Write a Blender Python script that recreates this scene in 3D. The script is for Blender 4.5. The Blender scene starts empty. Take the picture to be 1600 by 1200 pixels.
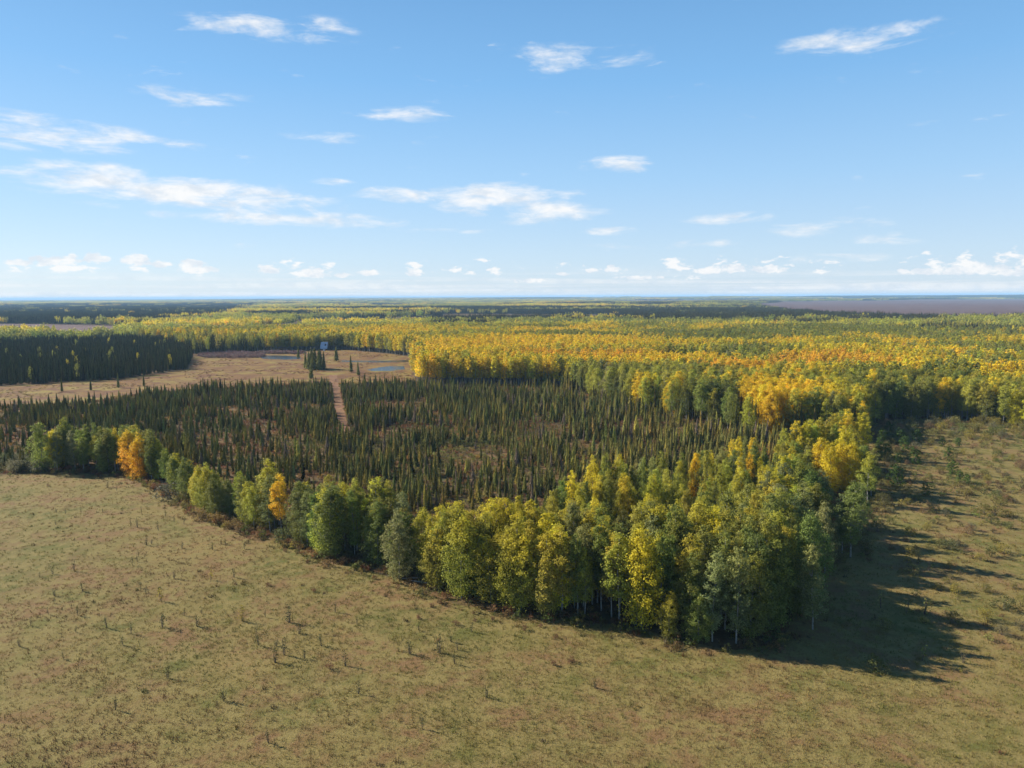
import bpy, math, random
import numpy as np
from mathutils import Matrix, Vector
from mathutils.geometry import tessellate_polygon

R = math.radians
scene = bpy.context.scene
COL = scene.collection

# ------------------------------------------------------------------ camera
F_PX, W_PX, H_PX = 1142.0, 1600.0, 1200.0
CAM_H = 50.0
PITCH = math.atan(137.0 / F_PX)
ROLL = R(-0.27)
cam_d = bpy.data.cameras.new('camera')
cam_d.sensor_width = 36.0
cam_d.lens = F_PX / W_PX * 36.0
cam_d.clip_start = 0.5
cam_d.clip_end = 90000.0
cam = bpy.data.objects.new('camera', cam_d)
COL.objects.link(cam)
cam_rot = Matrix.Rotation(R(90) - PITCH, 3, 'X') @ Matrix.Rotation(ROLL, 3, 'Z')
cam.matrix_world = Matrix.Translation((0, 0, CAM_H)) @ cam_rot.to_4x4()
scene.camera = cam
CR = np.array(cam_rot)

# ------------------------------------------------------------------ sun, sky, exposure
SUN_EL = R(29.0)
SUN_AZ = R(-67.0)                      # measured from +Y towards +X
sun_vec = Vector((math.sin(SUN_AZ) * math.cos(SUN_EL), math.cos(SUN_AZ) * math.cos(SUN_EL), math.sin(SUN_EL)))
sun_d = bpy.data.lights.new('sun', 'SUN')
sun_d.energy = 5.0
sun_d.angle = R(0.53)
sun_d.color = (1.0, 0.94, 0.84)
sun = bpy.data.objects.new('sun', sun_d)
sun.rotation_euler = (-sun_vec).to_track_quat('-Z', 'Y').to_euler()
sun.location = (-200, 100, 200)
COL.objects.link(sun)

scene.view_settings.view_transform = 'Standard'
scene.view_settings.look = 'None'
scene.view_settings.gamma = 1.0
scene.view_settings.use_curve_mapping = False
scene.view_settings.exposure = 1.10
scene.cycles.max_bounces = 4
scene.cycles.diffuse_bounces = 2
scene.cycles.glossy_bounces = 2
scene.cycles.transmission_bounces = 3
scene.cycles.volume_bounces = 0
scene.cycles.use_denoising = True


class NT:
    """small helper to wire shader nodes"""
    def __init__(self, tree):
        self.t = tree
        tree.nodes.clear()

    def n(self, kind, **kw):
        nd = self.t.nodes.new(kind)
        for k, v in kw.items():
            if k == 'inp':
                for key, val in v.items():
                    if isinstance(val, bpy.types.NodeSocket):
                        self.t.links.new(val, nd.inputs[key])
                    else:
                        nd.inputs[key].default_value = val
            else:
                setattr(nd, k, v)
        return nd

    def m(self, op, a, b=None, c=None, clamp=False):
        nd = self.t.nodes.new('ShaderNodeMath')
        nd.operation = op
        nd.use_clamp = clamp
        for i, v in enumerate((a, b, c)):
            if v is None:
                continue
            if isinstance(v, bpy.types.NodeSocket):
                self.t.links.new(v, nd.inputs[i])
            else:
                nd.inputs[i].default_value = v
        return nd.outputs[0]

    def mix(self, fac, a, b, mode='MIX'):
        nd = self.t.nodes.new('ShaderNodeMix')
        nd.data_type = 'RGBA'
        nd.blend_type = mode
        nd.clamp_factor = True
        for i, v in ((0, fac), (6, a), (7, b)):
            if isinstance(v, bpy.types.NodeSocket):
                self.t.links.new(v, nd.inputs[i])
            elif i == 0:
                nd.inputs[0].default_value = v
            else:
                nd.inputs[i].default_value = (v[0], v[1], v[2], 1.0)
        return nd.outputs[2]

    def ramp(self, fac, lo, hi):
        nd = self.t.nodes.new('ShaderNodeMapRange')
        nd.interpolation_type = 'SMOOTHSTEP'
        self.t.links.new(fac, nd.inputs[0])
        nd.inputs[1].default_value = lo
        nd.inputs[2].default_value = hi
        return nd.outputs[0]

    def noise(self, vec, scale, detail=3.0, rough=0.55, dist=0.0):
        nd = self.n('ShaderNodeTexNoise', inp={'Vector': vec, 'Scale': scale, 'Detail': detail,
                                               'Roughness': rough, 'Distortion': dist})
        return nd.outputs['Fac']


def px_dir(x, y):
    d = CR @ np.array([(x - 800.0) / F_PX, (600.0 - y) / F_PX, -1.0])
    return d / np.linalg.norm(d)


world = bpy.data.worlds.new('World')
scene.world = world
world.use_nodes = True
world.cycles.sampling_method = 'MANUAL'
world.cycles.sample_map_resolution = 256
w = NT(world.node_tree)
sky = w.n('ShaderNodeTexSky', sky_type='NISHITA')
sky.sun_disc = False
sky.sun_elevation = SUN_EL
sky.sun_rotation = SUN_AZ % (2 * math.pi)
sky.altitude = 700
sky.air_density = 1.0
sky.dust_density = 0.2
sky.ozone_density = 2.0
tc = w.n('ShaderNodeTexCoord')
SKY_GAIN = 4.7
sep = w.n('ShaderNodeSeparateXYZ', inp={0: tc.outputs['Generated']})
dx, dy, dz = sep.outputs
az = w.m('ARCTAN2', dx, dy)
el = w.m('ARCSINE', dz)
# wispy detail, stretched along the horizon
cv = w.n('ShaderNodeCombineXYZ', inp={0: w.m('MULTIPLY', az, 5.0), 1: w.m('MULTIPLY', el, 19.0), 2: 0.0}).outputs[0]
n1 = w.noise(cv, 2.6, 7.0, 0.62, 0.35)
cv2 = w.n('ShaderNodeCombineXYZ', inp={0: w.m('MULTIPLY', az, 18.0), 1: w.m('MULTIPLY', el, 40.0), 2: 3.7}).outputs[0]
n2 = w.noise(cv2, 1.9, 6.0, 0.6, 0.1)
# named clouds (photo pixel -> direction), half sizes in photo pixels, strength
CLOUDS = [(40, 205, 110, 16, 1.0), (190, 215, 45, 6, .7), (120, 275, 85, 14, .95), (270, 300, 130, 17, 1.1), (395, 318, 95, 13, 1.05),
          (440, 340, 120, 9, .95), (330, 336, 70, 7, .8), (545, 348, 80, 7, .8), (640, 180, 50, 9, .78), (510, 215, 50, 7, .62),
          (690, 303, 95, 10, 1.0), (775, 312, 75, 17, 1.15), (850, 332, 75, 13, 1.05), (965, 258, 42, 10, .9), (890, 305, 40, 6, .7),
          (953, 361, 35, 5, .85), (1155, 340, 60, 7, .75), (1290, 355, 70, 10, .72), (1375, 370, 50, 9, .62), (1050, 381, 80, 6, .68),
          (1295, 404, 60, 6, .62), (1475, 303, 26, 6, .5), (520, 285, 26, 5, .6), (300, 228, 40, 6, .5), (700, 360, 60, 4, .6),
          (290, 150, 60, 10, .7), (900, 90, 80, 14, .8), (1350, 60, 90, 12, .7), (420, 40, 100, 14, .8)]
dens = None
for (cx, cy, sx, sy, st) in CLOUDS:
    d = px_dir(cx, cy)
    a0 = math.atan2(d[0], d[1]); e0 = math.asin(d[2])
    wa = sx * 1.15 / F_PX; we = sy * 1.25 / F_PX
    u = w.m('MULTIPLY', w.m('SUBTRACT', az, a0), 1.0 / wa)
    v = w.m('MULTIPLY', w.m('SUBTRACT', el, e0), 1.0 / we)
    r2 = w.m('ADD', w.m('MULTIPLY', u, u), w.m('MULTIPLY', v, v))
    b = w.m('MULTIPLY', w.m('SUBTRACT', 1.0, w.m('MULTIPLY', r2, 0.5)), st)
    b = w.m('MAXIMUM', b, 0.0)
    dens = b if dens is None else w.m('MAXIMUM', dens, b)
dens = w.m('MULTIPLY', dens, 1.0)
wisp = w.m('ADD', dens, w.m('MULTIPLY', w.m('SUBTRACT', n1, 0.5), 3.4))
wisp = w.m('MULTIPLY', w.ramp(wisp, 0.22, 1.45), w.ramp(dens, 0.0, 0.45))
# stray wisps all round the sky
band_hi = w.m('MULTIPLY', w.ramp(el, 0.02, 0.08), 1.0)
stray = w.m('MULTIPLY', w.m('MULTIPLY', w.ramp(n1, 0.63, 0.80), 0.55), band_hi)
# a belt of small cumulus low over the horizon, all the way round
e_lo = w.m('SUBTRACT', el, 0.036)
belt = w.m('SUBTRACT', 1.0, w.m('ABSOLUTE', w.m('MULTIPLY', e_lo, 1.0 / 0.020)))
belt = w.m('MAXIMUM', belt, 0.0)
big = w.noise(w.n('ShaderNodeCombineXYZ', inp={0: w.m('MULTIPLY', az, 5.0), 1: 0.4, 2: 1.3}).outputs[0], 1.6, 2.0)
cum = w.m('ADD', w.m('MULTIPLY', belt, 0.42), w.m('ADD', w.m('MULTIPLY', w.m('SUBTRACT', n2, 0.5), 2.6), w.m('MULTIPLY', w.m('SUBTRACT', big, 0.5), 1.3)))
cum = w.m('MULTIPLY', w.ramp(cum, 0.42, 0.72), w.ramp(belt, 0.0, 0.35))
PUFFS = [(30, 410, 20, 5), (80, 408, 30, 8), (112, 404, 14, 7), (150, 403, 20, 8), (212, 406, 24, 10), (250, 412, 16, 6), (300, 413, 22, 8), (310, 422, 30, 6), (418, 421, 20, 8), (490, 427, 30, 8),
         (535, 430, 16, 4), (575, 426, 20, 5), (648, 426, 16, 7), (925, 422, 14, 4), (957, 420, 16, 7), (880, 428, 12, 3), (1110, 424, 20, 5), (1150, 419, 26, 8), (1200, 421, 30, 7),
         (1440, 424, 40, 5), (1520, 421, 60, 8), (1590, 425, 30, 6), (1000, 434, 40, 4), (830, 439, 30, 4)]
pd = None
for (cx, cy, sx, sy) in PUFFS:
    d = px_dir(cx, cy)
    u = w.m('MULTIPLY', w.m('SUBTRACT', az, math.atan2(d[0], d[1])), F_PX / (sx * 1.2))
    v = w.m('MULTIPLY', w.m('SUBTRACT', el, math.asin(d[2])), F_PX / (sy * 1.25))
    b = w.m('MAXIMUM', w.m('SUBTRACT', 1.0, w.m('ADD', w.m('MULTIPLY', u, u), w.m('MULTIPLY', v, v))), 0.0)
    pd = b if pd is None else w.m('MAXIMUM', pd, b)
n3 = w.noise(w.n('ShaderNodeCombineXYZ', inp={0: w.m('MULTIPLY', az, 60.0), 1: w.m('MULTIPLY', el, 90.0), 2: 5.7}).outputs[0], 1.6, 5.0, 0.6)
puff = w.m('MULTIPLY', w.ramp(w.m('ADD', pd, w.m('MULTIPLY', w.m('SUBTRACT', n3, 0.5), 2.2)), 0.35, 0.85), w.ramp(pd, 0.0, 0.25))
cum = w.m('MAXIMUM', cum, puff)
# thin haze-cloud layers just above the horizon
lay = w.noise(w.n('ShaderNodeCombineXYZ', inp={0: w.m('MULTIPLY', az, 3.0), 1: w.m('MULTIPLY', el, 160.0), 2: 7.0}).outputs[0], 1.0, 5.0)
low = w.m('SUBTRACT', 1.0, w.ramp(el, 0.004, 0.045))
layer = w.m('MULTIPLY', w.ramp(lay, 0.40, 0.62), low)
cover = w.m('MAXIMUM', w.m('MAXIMUM', wisp, stray), w.m('MAXIMUM', w.m('MULTIPLY', cum, 0.95), w.m('MULTIPLY', layer, 0.62)))
cover = w.m('MULTIPLY', cover, w.ramp(el, -0.01, 0.002))
# clear autumn blue: pale at the horizon, deepening upwards, alike all round; the Nishita sky keeps its glow towards the sun
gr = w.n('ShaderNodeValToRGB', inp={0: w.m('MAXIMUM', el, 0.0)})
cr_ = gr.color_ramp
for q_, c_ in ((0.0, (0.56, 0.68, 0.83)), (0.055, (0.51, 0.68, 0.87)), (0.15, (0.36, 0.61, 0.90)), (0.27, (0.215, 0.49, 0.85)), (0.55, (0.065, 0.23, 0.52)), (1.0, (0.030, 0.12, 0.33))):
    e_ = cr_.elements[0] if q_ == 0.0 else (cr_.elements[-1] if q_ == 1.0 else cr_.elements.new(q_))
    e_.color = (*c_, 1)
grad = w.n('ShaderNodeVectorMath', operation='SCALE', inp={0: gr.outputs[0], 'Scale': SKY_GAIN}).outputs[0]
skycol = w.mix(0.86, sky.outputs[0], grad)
shade = w.ramp(n2, 0.35, 0.6)
cloudcol = w.mix(shade, (3.6, 3.9, 4.25), (4.75, 4.7, 4.65))
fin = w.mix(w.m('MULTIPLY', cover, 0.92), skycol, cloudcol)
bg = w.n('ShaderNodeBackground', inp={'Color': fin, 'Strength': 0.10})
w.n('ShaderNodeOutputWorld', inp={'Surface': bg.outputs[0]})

# ------------------------------------------------------------------ helpers
rng = np.random.default_rng(11)
random.seed(5)


def to_world(x, y, z=0.0):
    """photo pixel -> point on the plane z"""
    d = CR @ np.array([(x - 800.0) / F_PX, (600.0 - y) / F_PX, -1.0])
    t = (z - CAM_H) / d[2]
    return np.array([d[0] * t, d[1] * t])


def to_px(xy):
    """ground points (n,2) -> photo pixels (n,2)"""
    p = np.column_stack([xy[:, 0], xy[:, 1], np.full(len(xy), -CAM_H)])
    c = p @ CR
    zz = np.where(c[:, 2] < -0.1, -c[:, 2], 0.1)
    return np.column_stack([800 + F_PX * c[:, 0] / zz, 600 - F_PX * c[:, 1] / zz])


def inside(pts, poly):
    poly = np.asarray(poly, float)
    x, y = pts[:, 0], pts[:, 1]
    res = np.zeros(len(pts), bool)
    j = len(poly) - 1
    for i in range(len(poly)):
        xi, yi = poly[i]; xj, yj = poly[j]
        if yi != yj:
            c = ((yi > y) != (yj > y)) & (x < (xj - xi) * (y - yi) / (yj - yi) + xi)
            res ^= c
        j = i
    return res


_tab = np.random.default_rng(3).random((256, 256))


def vnoise(x, y, s, o=0):
    x = np.asarray(x, float) / s + 37.1 * o + 1000; y = np.asarray(y, float) / s + 11.7 * o + 1000
    xi = np.floor(x).astype(int); yi = np.floor(y).astype(int)
    fx = x - xi; fy = y - yi
    fx = fx * fx * (3 - 2 * fx); fy = fy * fy * (3 - 2 * fy)
    a = _tab[xi % 256, yi % 256]; b = _tab[(xi + 1) % 256, yi % 256]
    c = _tab[xi % 256, (yi + 1) % 256]; d = _tab[(xi + 1) % 256, (yi + 1) % 256]
    return (a * (1 - fx) + b * fx) * (1 - fy) + (c * (1 - fx) + d * fx) * fy


def fbm(x, y, s, o=0):
    return .55 * vnoise(x, y, s, o) + .3 * vnoise(x, y, s / 2.3, o + 1) + .15 * vnoise(x, y, s / 5.1, o + 2)


def smooth(a, lo, hi):
    t = np.clip((a - lo) / (hi - lo), 0, 1)
    return t * t * (3 - 2 * t)


def terrain(x, y):
    """flat near the camera, gently rolling beyond, low ridges on the horizon"""
    r = np.hypot(x, y)
    z = smooth(r, 900, 3500) * (fbm(x, y, 1500, 5) - .5) * 16
    z = z + smooth(r, 8000, 15000) * (fbm(x, y, 7000, 9) - .35) * 95
    return z


def link_mesh(name, verts, faces, mats, parent=None, matidx=None, smooth_sh=False, link=True):
    me = bpy.data.meshes.new(name)
    me.from_pydata([tuple(v) for v in verts], [], [tuple(f) for f in faces])
    for mt in (mats if isinstance(mats, (list, tuple)) else [mats]):
        me.materials.append(mt)
    if matidx is not None:
        me.polygons.foreach_set('material_index', np.asarray(matidx, np.int32))
    if smooth_sh:
        me.polygons.foreach_set('use_smooth', np.ones(len(me.polygons), bool))
    me.update()
    o = bpy.data.objects.new(name, me)
    if link:
        COL.objects.link(o)
    if parent is not None:
        o.parent = parent
    return o


def tag(o, label=None, cat=None, group=None, kind=None):
    if label: o['label'] = label
    if cat: o['category'] = cat
    if group: o['group'] = group
    if kind: o['kind'] = kind
    return o


def empty(name, loc, rz=0.0, sc=(1, 1, 1)):
    o = bpy.data.objects.new(name, None)
    o.empty_display_size = 0.5
    o.location = loc
    o.rotation_euler = (0, 0, rz)
    o.scale = sc
    COL.objects.link(o)
    return o


def box(x0, x1, y0, y1, z0, z1):
    v = [(x0, y0, z0), (x1, y0, z0), (x1, y1, z0), (x0, y1, z0), (x0, y0, z1), (x1, y0, z1), (x1, y1, z1), (x0, y1, z1)]
    f = [(0, 3, 2, 1), (4, 5, 6, 7), (0, 1, 5, 4), (1, 2, 6, 5), (2, 3, 7, 6), (3, 0, 4, 7)]
    return v, f


# ------------------------------------------------------------------ materials
def new_mat(name):
    mt = bpy.data.materials.new(name)
    mt.use_nodes = True
    return mt, NT(mt.node_tree)


def leaf_mat(name, inst, turn_col=(0.54, 0.42, 0.022), transl=0.46, var=(0.62, 1.42), spec=0.12):
    """tint comes from the tree (object colour, or the scattered point); alpha = how far the top has turned"""
    mt, t = new_mat(name)
    if inst:
        a = t.n('ShaderNodeAttribute', attribute_type='INSTANCER', attribute_name='tint')
        tint, turn = a.outputs['Color'], a.outputs['Alpha']
    else:
        a = t.n('ShaderNodeObjectInfo')
        tint, turn = a.outputs['Color'], a.outputs['Alpha']
    g = t.n('ShaderNodeNewGeometry')
    rnd = g.outputs['Random Per Island']
    h = t.n('ShaderNodeAttribute', attribute_name='hgt').outputs['Fac']
    f = t.m('MULTIPLY', turn, t.ramp(t.m('ADD', h, t.m('MULTIPLY', t.m('SUBTRACT', rnd, 0.5), 0.35)), 0.45, 1.0))
    c = t.mix(f, tint, turn_col)
    v = t.m('MULTIPLY_ADD', rnd, var[1] - var[0], var[0])
    c = t.mix(1.0, c, t.n('ShaderNodeCombineColor', inp={0: v, 1: v, 2: v}).outputs[0], 'MULTIPLY')
    p = t.n('ShaderNodeBsdfPrincipled', inp={'Base Color': c, 'Roughness': 0.55})
    p.inputs['Specular IOR Level'].default_value = spec
    tr = t.n('ShaderNodeBsdfTranslucent', inp={'Color': c})
    mx = t.n('ShaderNodeMixShader', inp={0: transl, 1: p.outputs[0], 2: tr.outputs[0]})
    t.n('ShaderNodeOutputMaterial', inp={'Surface': mx.outputs[0]})
    return mt


def bark_mat(name, c1, c2):
    mt, t = new_mat(name)
    o = t.n('ShaderNodeTexCoord').outputs['Object']
    mp = t.n('ShaderNodeMapping', inp={'Vector': o, 'Scale': (1.0, 1.0, 0.7)}).outputs[0]
    c = t.mix(t.ramp(t.noise(mp, 3.0, 4), 0.50, 0.66), c1, c2)
    p = t.n('ShaderNodeBsdfPrincipled', inp={'Base Color': c, 'Roughness': 0.85})
    t.n('ShaderNodeOutputMaterial', inp={'Surface': p.outputs[0]})
    return mt


def flat_mat(name, col, rough=0.8, metal=0.0, nscale=None, col2=None):
    mt, t = new_mat(name)
    c = col
    p = t.n('ShaderNodeBsdfPrincipled', inp={'Roughness': rough, 'Metallic': metal})
    if nscale:
        o = t.n('ShaderNodeTexCoord').outputs['Object']
        c = t.mix(t.ramp(t.noise(o, nscale, 5), 0.35, 0.65), col, col2)
        t.t.links.new(c, p.inputs['Base Color'])
    else:
        p.inputs['Base Color'].default_value = (*col, 1)
    t.n('ShaderNodeOutputMaterial', inp={'Surface': p.outputs[0]})
    return mt


def ground_mat(name, cols, scales, fine=(2.0, 0.45), bump=0.3, far=None, gain=1.0):
    """patchy earth: cols blended by noises at metre scales"""
    mt, t = new_mat(name)
    o = t.n('ShaderNodeTexCoord').outputs['Object']
    c = cols[0]
    for i, (cc, s) in enumerate(zip(cols[1:], scales)):
        off = t.n('ShaderNodeMapping', inp={'Vector': o, 'Location': (31.0 * i, 17.0 * i, 0)}).outputs[0]
        c = t.mix(t.ramp(t.noise(off, 1.0 / s, 5, 0.62, 0.2), 0.40, 0.62), c, cc)
    nf = t.noise(o, fine[0], 4, 0.7)
    v = t.m('MULTIPLY_ADD', t.m('SUBTRACT', nf, 0.5), 2 * fine[1], gain)
    c = t.mix(1.0, c, t.n('ShaderNodeCombineColor', inp={0: v, 1: v, 2: v}).outputs[0], 'MULTIPLY')
    if far:
        ln = t.n('ShaderNodeVectorMath', operation='LENGTH', inp={0: o}).outputs['Value']
        c2 = t.mix(t.ramp(t.noise(o, 1 / 420.0, 6, 0.62, 0.4), 0.46, 0.58), far[0], far[1])
        c = t.mix(t.ramp(ln, far[2], far[3]), c, c2)
    bmp = t.n('ShaderNodeBump', inp={'Strength': bump, 'Distance': 0.25, 'Height': nf}).outputs[0]
    p = t.n('ShaderNodeBsdfPrincipled', inp={'Base Color': c, 'Roughness': 0.95, 'Normal': bmp})
    p.inputs['Specular IOR Level'].default_value = 0.1
    t.n('ShaderNodeOutputMaterial', inp={'Surface': p.outputs[0]})
    return mt


M_LEAF = leaf_mat('aspen_leaf', False)
M_LEAF_I = leaf_mat('aspen_leaf_scattered', True)
M_NEEDLE = leaf_mat('spruce_needle', False, transl=0.10, var=(0.6, 1.5), spec=0.0)
M_NEEDLE_I = leaf_mat('spruce_needle_scattered', True, transl=0.10, var=(0.6, 1.5), spec=0.0)
M_GRASS_I = leaf_mat('grass_scattered', True, transl=0.25, var=(0.7, 1.3), spec=0.03)
M_BARK = bark_mat('aspen_bark', (0.24, 0.23, 0.20), (0.08, 0.07, 0.055))
M_SBARK = bark_mat('spruce_bark', (0.10, 0.075, 0.055), (0.05, 0.04, 0.03))
M_DEAD = bark_mat('dead_wood', (0.42, 0.38, 0.33), (0.26, 0.23, 0.19))
M_FLOOR = ground_mat('forest_floor', [(0.075, 0.052, 0.024), (0.13, 0.066, 0.028), (0.070, 0.062, 0.024), (0.15, 0.088, 0.036)], [14, 5, 22],
                     fine=(1.2, .6), far=((0.045, 0.055, 0.03), (0.17, 0.13, 0.045), 5000, 11000))
M_MEADOW = ground_mat('meadow_turf', [(0.132, 0.116, 0.031), (0.195, 0.134, 0.045), (0.104, 0.100, 0.024), (0.170, 0.100, 0.042), (0.188, 0.144, 0.048)],
                      [40, 22, 12, 3], fine=(3.2, .38), bump=0.6)
M_BOG = ground_mat('bog_sedge', [(0.190, 0.105, 0.026), (0.150, 0.074, 0.024), (0.205, 0.148, 0.034), (0.125, 0.058, 0.024)], [60, 26, 10], fine=(.7, .5))
M_PATH = ground_mat('track_earth', [(0.20, 0.10, 0.05), (0.24, 0.14, 0.06), (0.15, 0.075, 0.042)], [7, 2.5], fine=(1.6, .6))
M_FIELD = ground_mat('tilled_earth', [(0.105, 0.058, 0.048), (0.125, 0.072, 0.055), (0.092, 0.052, 0.044)], [240, 60], fine=(.08, .25))

# ------------------------------------------------------------------ photo outlines (pixels of ground contact)
EDGE = [(-500, 748), (0, 742), (75, 738), (150, 740), (210, 746), (262, 768), (300, 794), (330, 810), (400, 832), (460, 852), (500, 871),
        (560, 887), (620, 903), (650, 916), (690, 932), (740, 947), (800, 960), (900, 969), (1000, 984), (1080, 1003), (1150, 1012), (1205, 1006)]
RIGHT = [(1245, 930), (1278, 870), (1305, 800), (1325, 765), (1335, 720), (1343, 690), (1350, 664)]
FARLINE = [(1400, 655), (1470, 655), (1530, 660), (1600, 668), (1800, 680), (2300, 700)]
SP_TOP = [(-500, 642), (0, 634), (110, 630), (230, 614), (300, 609), (400, 603), (505, 598), (640, 600), (870, 603), (900, 612), (1000, 642),
          (1100, 664), (1170, 682), (1335, 690)]
BOG = [(-500, 612), (0, 603), (180, 593), (292, 578), (302, 554), (400, 549), (530, 546), (600, 552), (655, 560), (643, 580), (650, 600), (640, 602),
       (505, 600), (400, 605), (300, 611), (230, 616), (110, 632), (0, 636), (-500, 645)]
FARSPRUCE = [(-500, 612), (0, 603), (180, 593), (292, 578), (302, 554), (255, 537), (100, 529), (-500, 531)]
STAND = EDGE[13:] + RIGHT[:-1] + [(1280, 722), (1200, 742), (1100, 770), (1000, 792), (885, 796), (862, 862), (760, 893), (680, 898)]
STRIP = [(66, 741)] + EDGE[2:14] + [(690, 932), (700, 905), (620, 868), (520, 838), (400, 806), (330, 790), (262, 748), (210, 726), (70, 722)]
TRACK = [(514, 586), (527, 586), (548, 680), (529, 680)]
LEFTFIELD = [(-400, 505), (60, 507), (183, 510), (186, 529), (100, 531), (70, 524), (-400, 522)]
RIGHTFIELD = [(1170, 477), (1230, 472.5), (1400, 469.5), (1600, 467), (2000, 463.5), (2000, 500), (1600, 500), (1480, 502), (1340, 497), (1230, 488)]
FARFIELDS = [[(860, 471), (1000, 469.5), (1190, 468.5), (1190, 472), (1000, 473.5)], [(1000, 466.6), (1110, 466), (1110, 467), (1000, 467.6)]]
POND_A = [(404, 557), (425, 555.5), (448, 555.8), (468, 557.5), (470, 561), (445, 562), (412, 560.5)]
POND_B = [(572, 578), (590, 574), (612, 572), (631, 572), (631, 577), (606, 580), (580, 580)]
STREAM = [(535, 563.5), (580, 564), (640, 563), (645, 565), (600, 566.5), (560, 566), (535, 565)]

W = lambda poly: np.array([to_world(*p) for p in poly])
BOG_W, FARSPRUCE_W = W(BOG), W(FARSPRUCE)
STAND_W, STRIP_W, TRACK_W = W(STAND), W(STRIP), W(TRACK)
MEADOW_W = np.vstack([W(EDGE + RIGHT + FARLINE), [[420, -40], [60, -160], [-60, -160], [-420, -40]]])
SPRUCE_W = np.vstack([W(SP_TOP), W(RIGHT[::-1][1:]), W(EDGE[::-1])])
LEFTFIELD_W, RIGHTFIELD_W = W(LEFTFIELD), W(RIGHTFIELD)
FARFIELDS_W = [W(p) for p in FARFIELDS]
POND_A_W, POND_B_W, STREAM_W = W(POND_A), W(POND_B), W(STREAM)
EDGE_W = W(EDGE + RIGHT)


def edge_dist(p, line=None):
    line = EDGE_W if line is None else line
    best = np.full(len(p), 1e9)
    for a, b in zip(line[:-1], line[1:]):
        ab = b - a
        t = np.clip(((p - a) @ ab) / (ab @ ab), 0, 1)
        best = np.minimum(best, np.hypot(*(p - a - t[:, None] * ab).T))
    return best


def natural(poly, step, amp, s):
    """give a polygon an uneven natural outline"""
    out = []
    n = len(poly)
    for i in range(n):
        a, b = poly[i], poly[(i + 1) % n]
        k = int(min(60, max(1, np.hypot(*(b - a)) / step)))
        for q in range(k):
            p = a + (b - a) * q / k
            ox = (float(fbm(p[0], p[1], s, 21)) - .5) * 2 * amp
            oy = (float(fbm(p[0], p[1], s, 27)) - .5) * 2 * amp
            out.append((p[0] + ox, p[1] + oy))
    return out


def sheet(name, poly, mat, z, follow=False):
    tri = tessellate_polygon([[Vector((p[0], p[1], 0)) for p in poly]])
    v = []
    for p in poly:
        v.append((p[0], p[1], z + (float(terrain(np.array(p[0]), np.array(p[1]))) if follow else 0)))
    f = []
    for t_ in tri:
        a, b, c = (np.array(v[i][:2]) for i in t_)
        cr = (b[0] - a[0]) * (c[1] - a[1]) - (b[1] - a[1]) * (c[0] - a[0])
        f.append(tuple(t_) if cr > 0 else tuple(t_[::-1]))
    return tag(link_mesh(name, v, f, mat), kind='structure')


# ------------------------------------------------------------------ ground
def build_ground():
    rings = np.concatenate([[0.0], np.geomspace(30, 42000, 190)])
    na = 300
    ang = np.linspace(0, 2 * np.pi, na, endpoint=False)
    v = [(0, 0, 0)]
    for r in rings[1:]:
        x, y = r * np.sin(ang), r * np.cos(ang)
        v.extend(zip(x, y, terrain(x, y)))
    f = [(0, 1 + (k + 1) % na, 1 + k) for k in range(na)]
    for i in range(len(rings) - 2):
        a = 1 + i * na; b = a + na
        for k in range(na):
            k2 = (k + 1) % na
            f.append((a + k, a + k2, b + k2, b + k))
    o = link_mesh('ground', v, f, M_FLOOR, smooth_sh=True)
    me = o.data
    if me.polygons[400].normal.z < 0:
        me.flip_normals()
    return tag(o, kind='structure'), min(p[2] for p in v), max(p[2] for p in v)


ground, ZMIN, ZMAX = build_ground()
sheet('meadow', natural(MEADOW_W, 2.0, 1.6, 7), M_MEADOW, 0.02)
sheet('bog', natural(BOG_W, 5.0, 4.0, 20), M_BOG, 0.03)
sheet('track', natural(TRACK_W, 4.0, 0.8, 6), M_PATH, 0.05)


def grid_sheet(name, poly, mat, z, n=36):
    """field that follows the rolling ground"""
    lo, hi = poly.min(0), poly.max(0)
    # clip cells of a grid by centre; cells small next to the field
    xs = np.linspace(lo[0], hi[0], n * 4); ys = np.linspace(lo[1], hi[1], n * 4)
    X, Y = np.meshgrid(xs, ys)
    Z = terrain(X, Y) + z
    idx = np.arange(X.size).reshape(X.shape)
    cx = (X[:-1, :-1] + X[1:, 1:]) / 2; cy = (Y[:-1, :-1] + Y[1:, 1:]) / 2
    keep = inside(np.column_stack([cx.ravel(), cy.ravel()]), poly).reshape(cx.shape)
    f = [(idx[i, j], idx[i, j + 1], idx[i + 1, j + 1], idx[i + 1, j]) for i, j in zip(*np.nonzero(keep))]
    used = sorted({q for t_ in f for q in t_})
    mp = {q: k for k, q in enumerate(used)}
    v = [(X.flat[q], Y.flat[q], Z.flat[q]) for q in used]
    return tag(link_mesh(name, v, [tuple(mp[q] for q in t_) for t_ in f], mat, smooth_sh=True), kind='structure')


grid_sheet('tilled_field', LEFTFIELD_W, M_FIELD, 0.5)
grid_sheet('tilled_field', RIGHTFIELD_W, M_FIELD, 1.2)
for p in FARFIELDS_W:
    grid_sheet('tilled_field', p, M_FIELD, 2.0)

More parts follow.
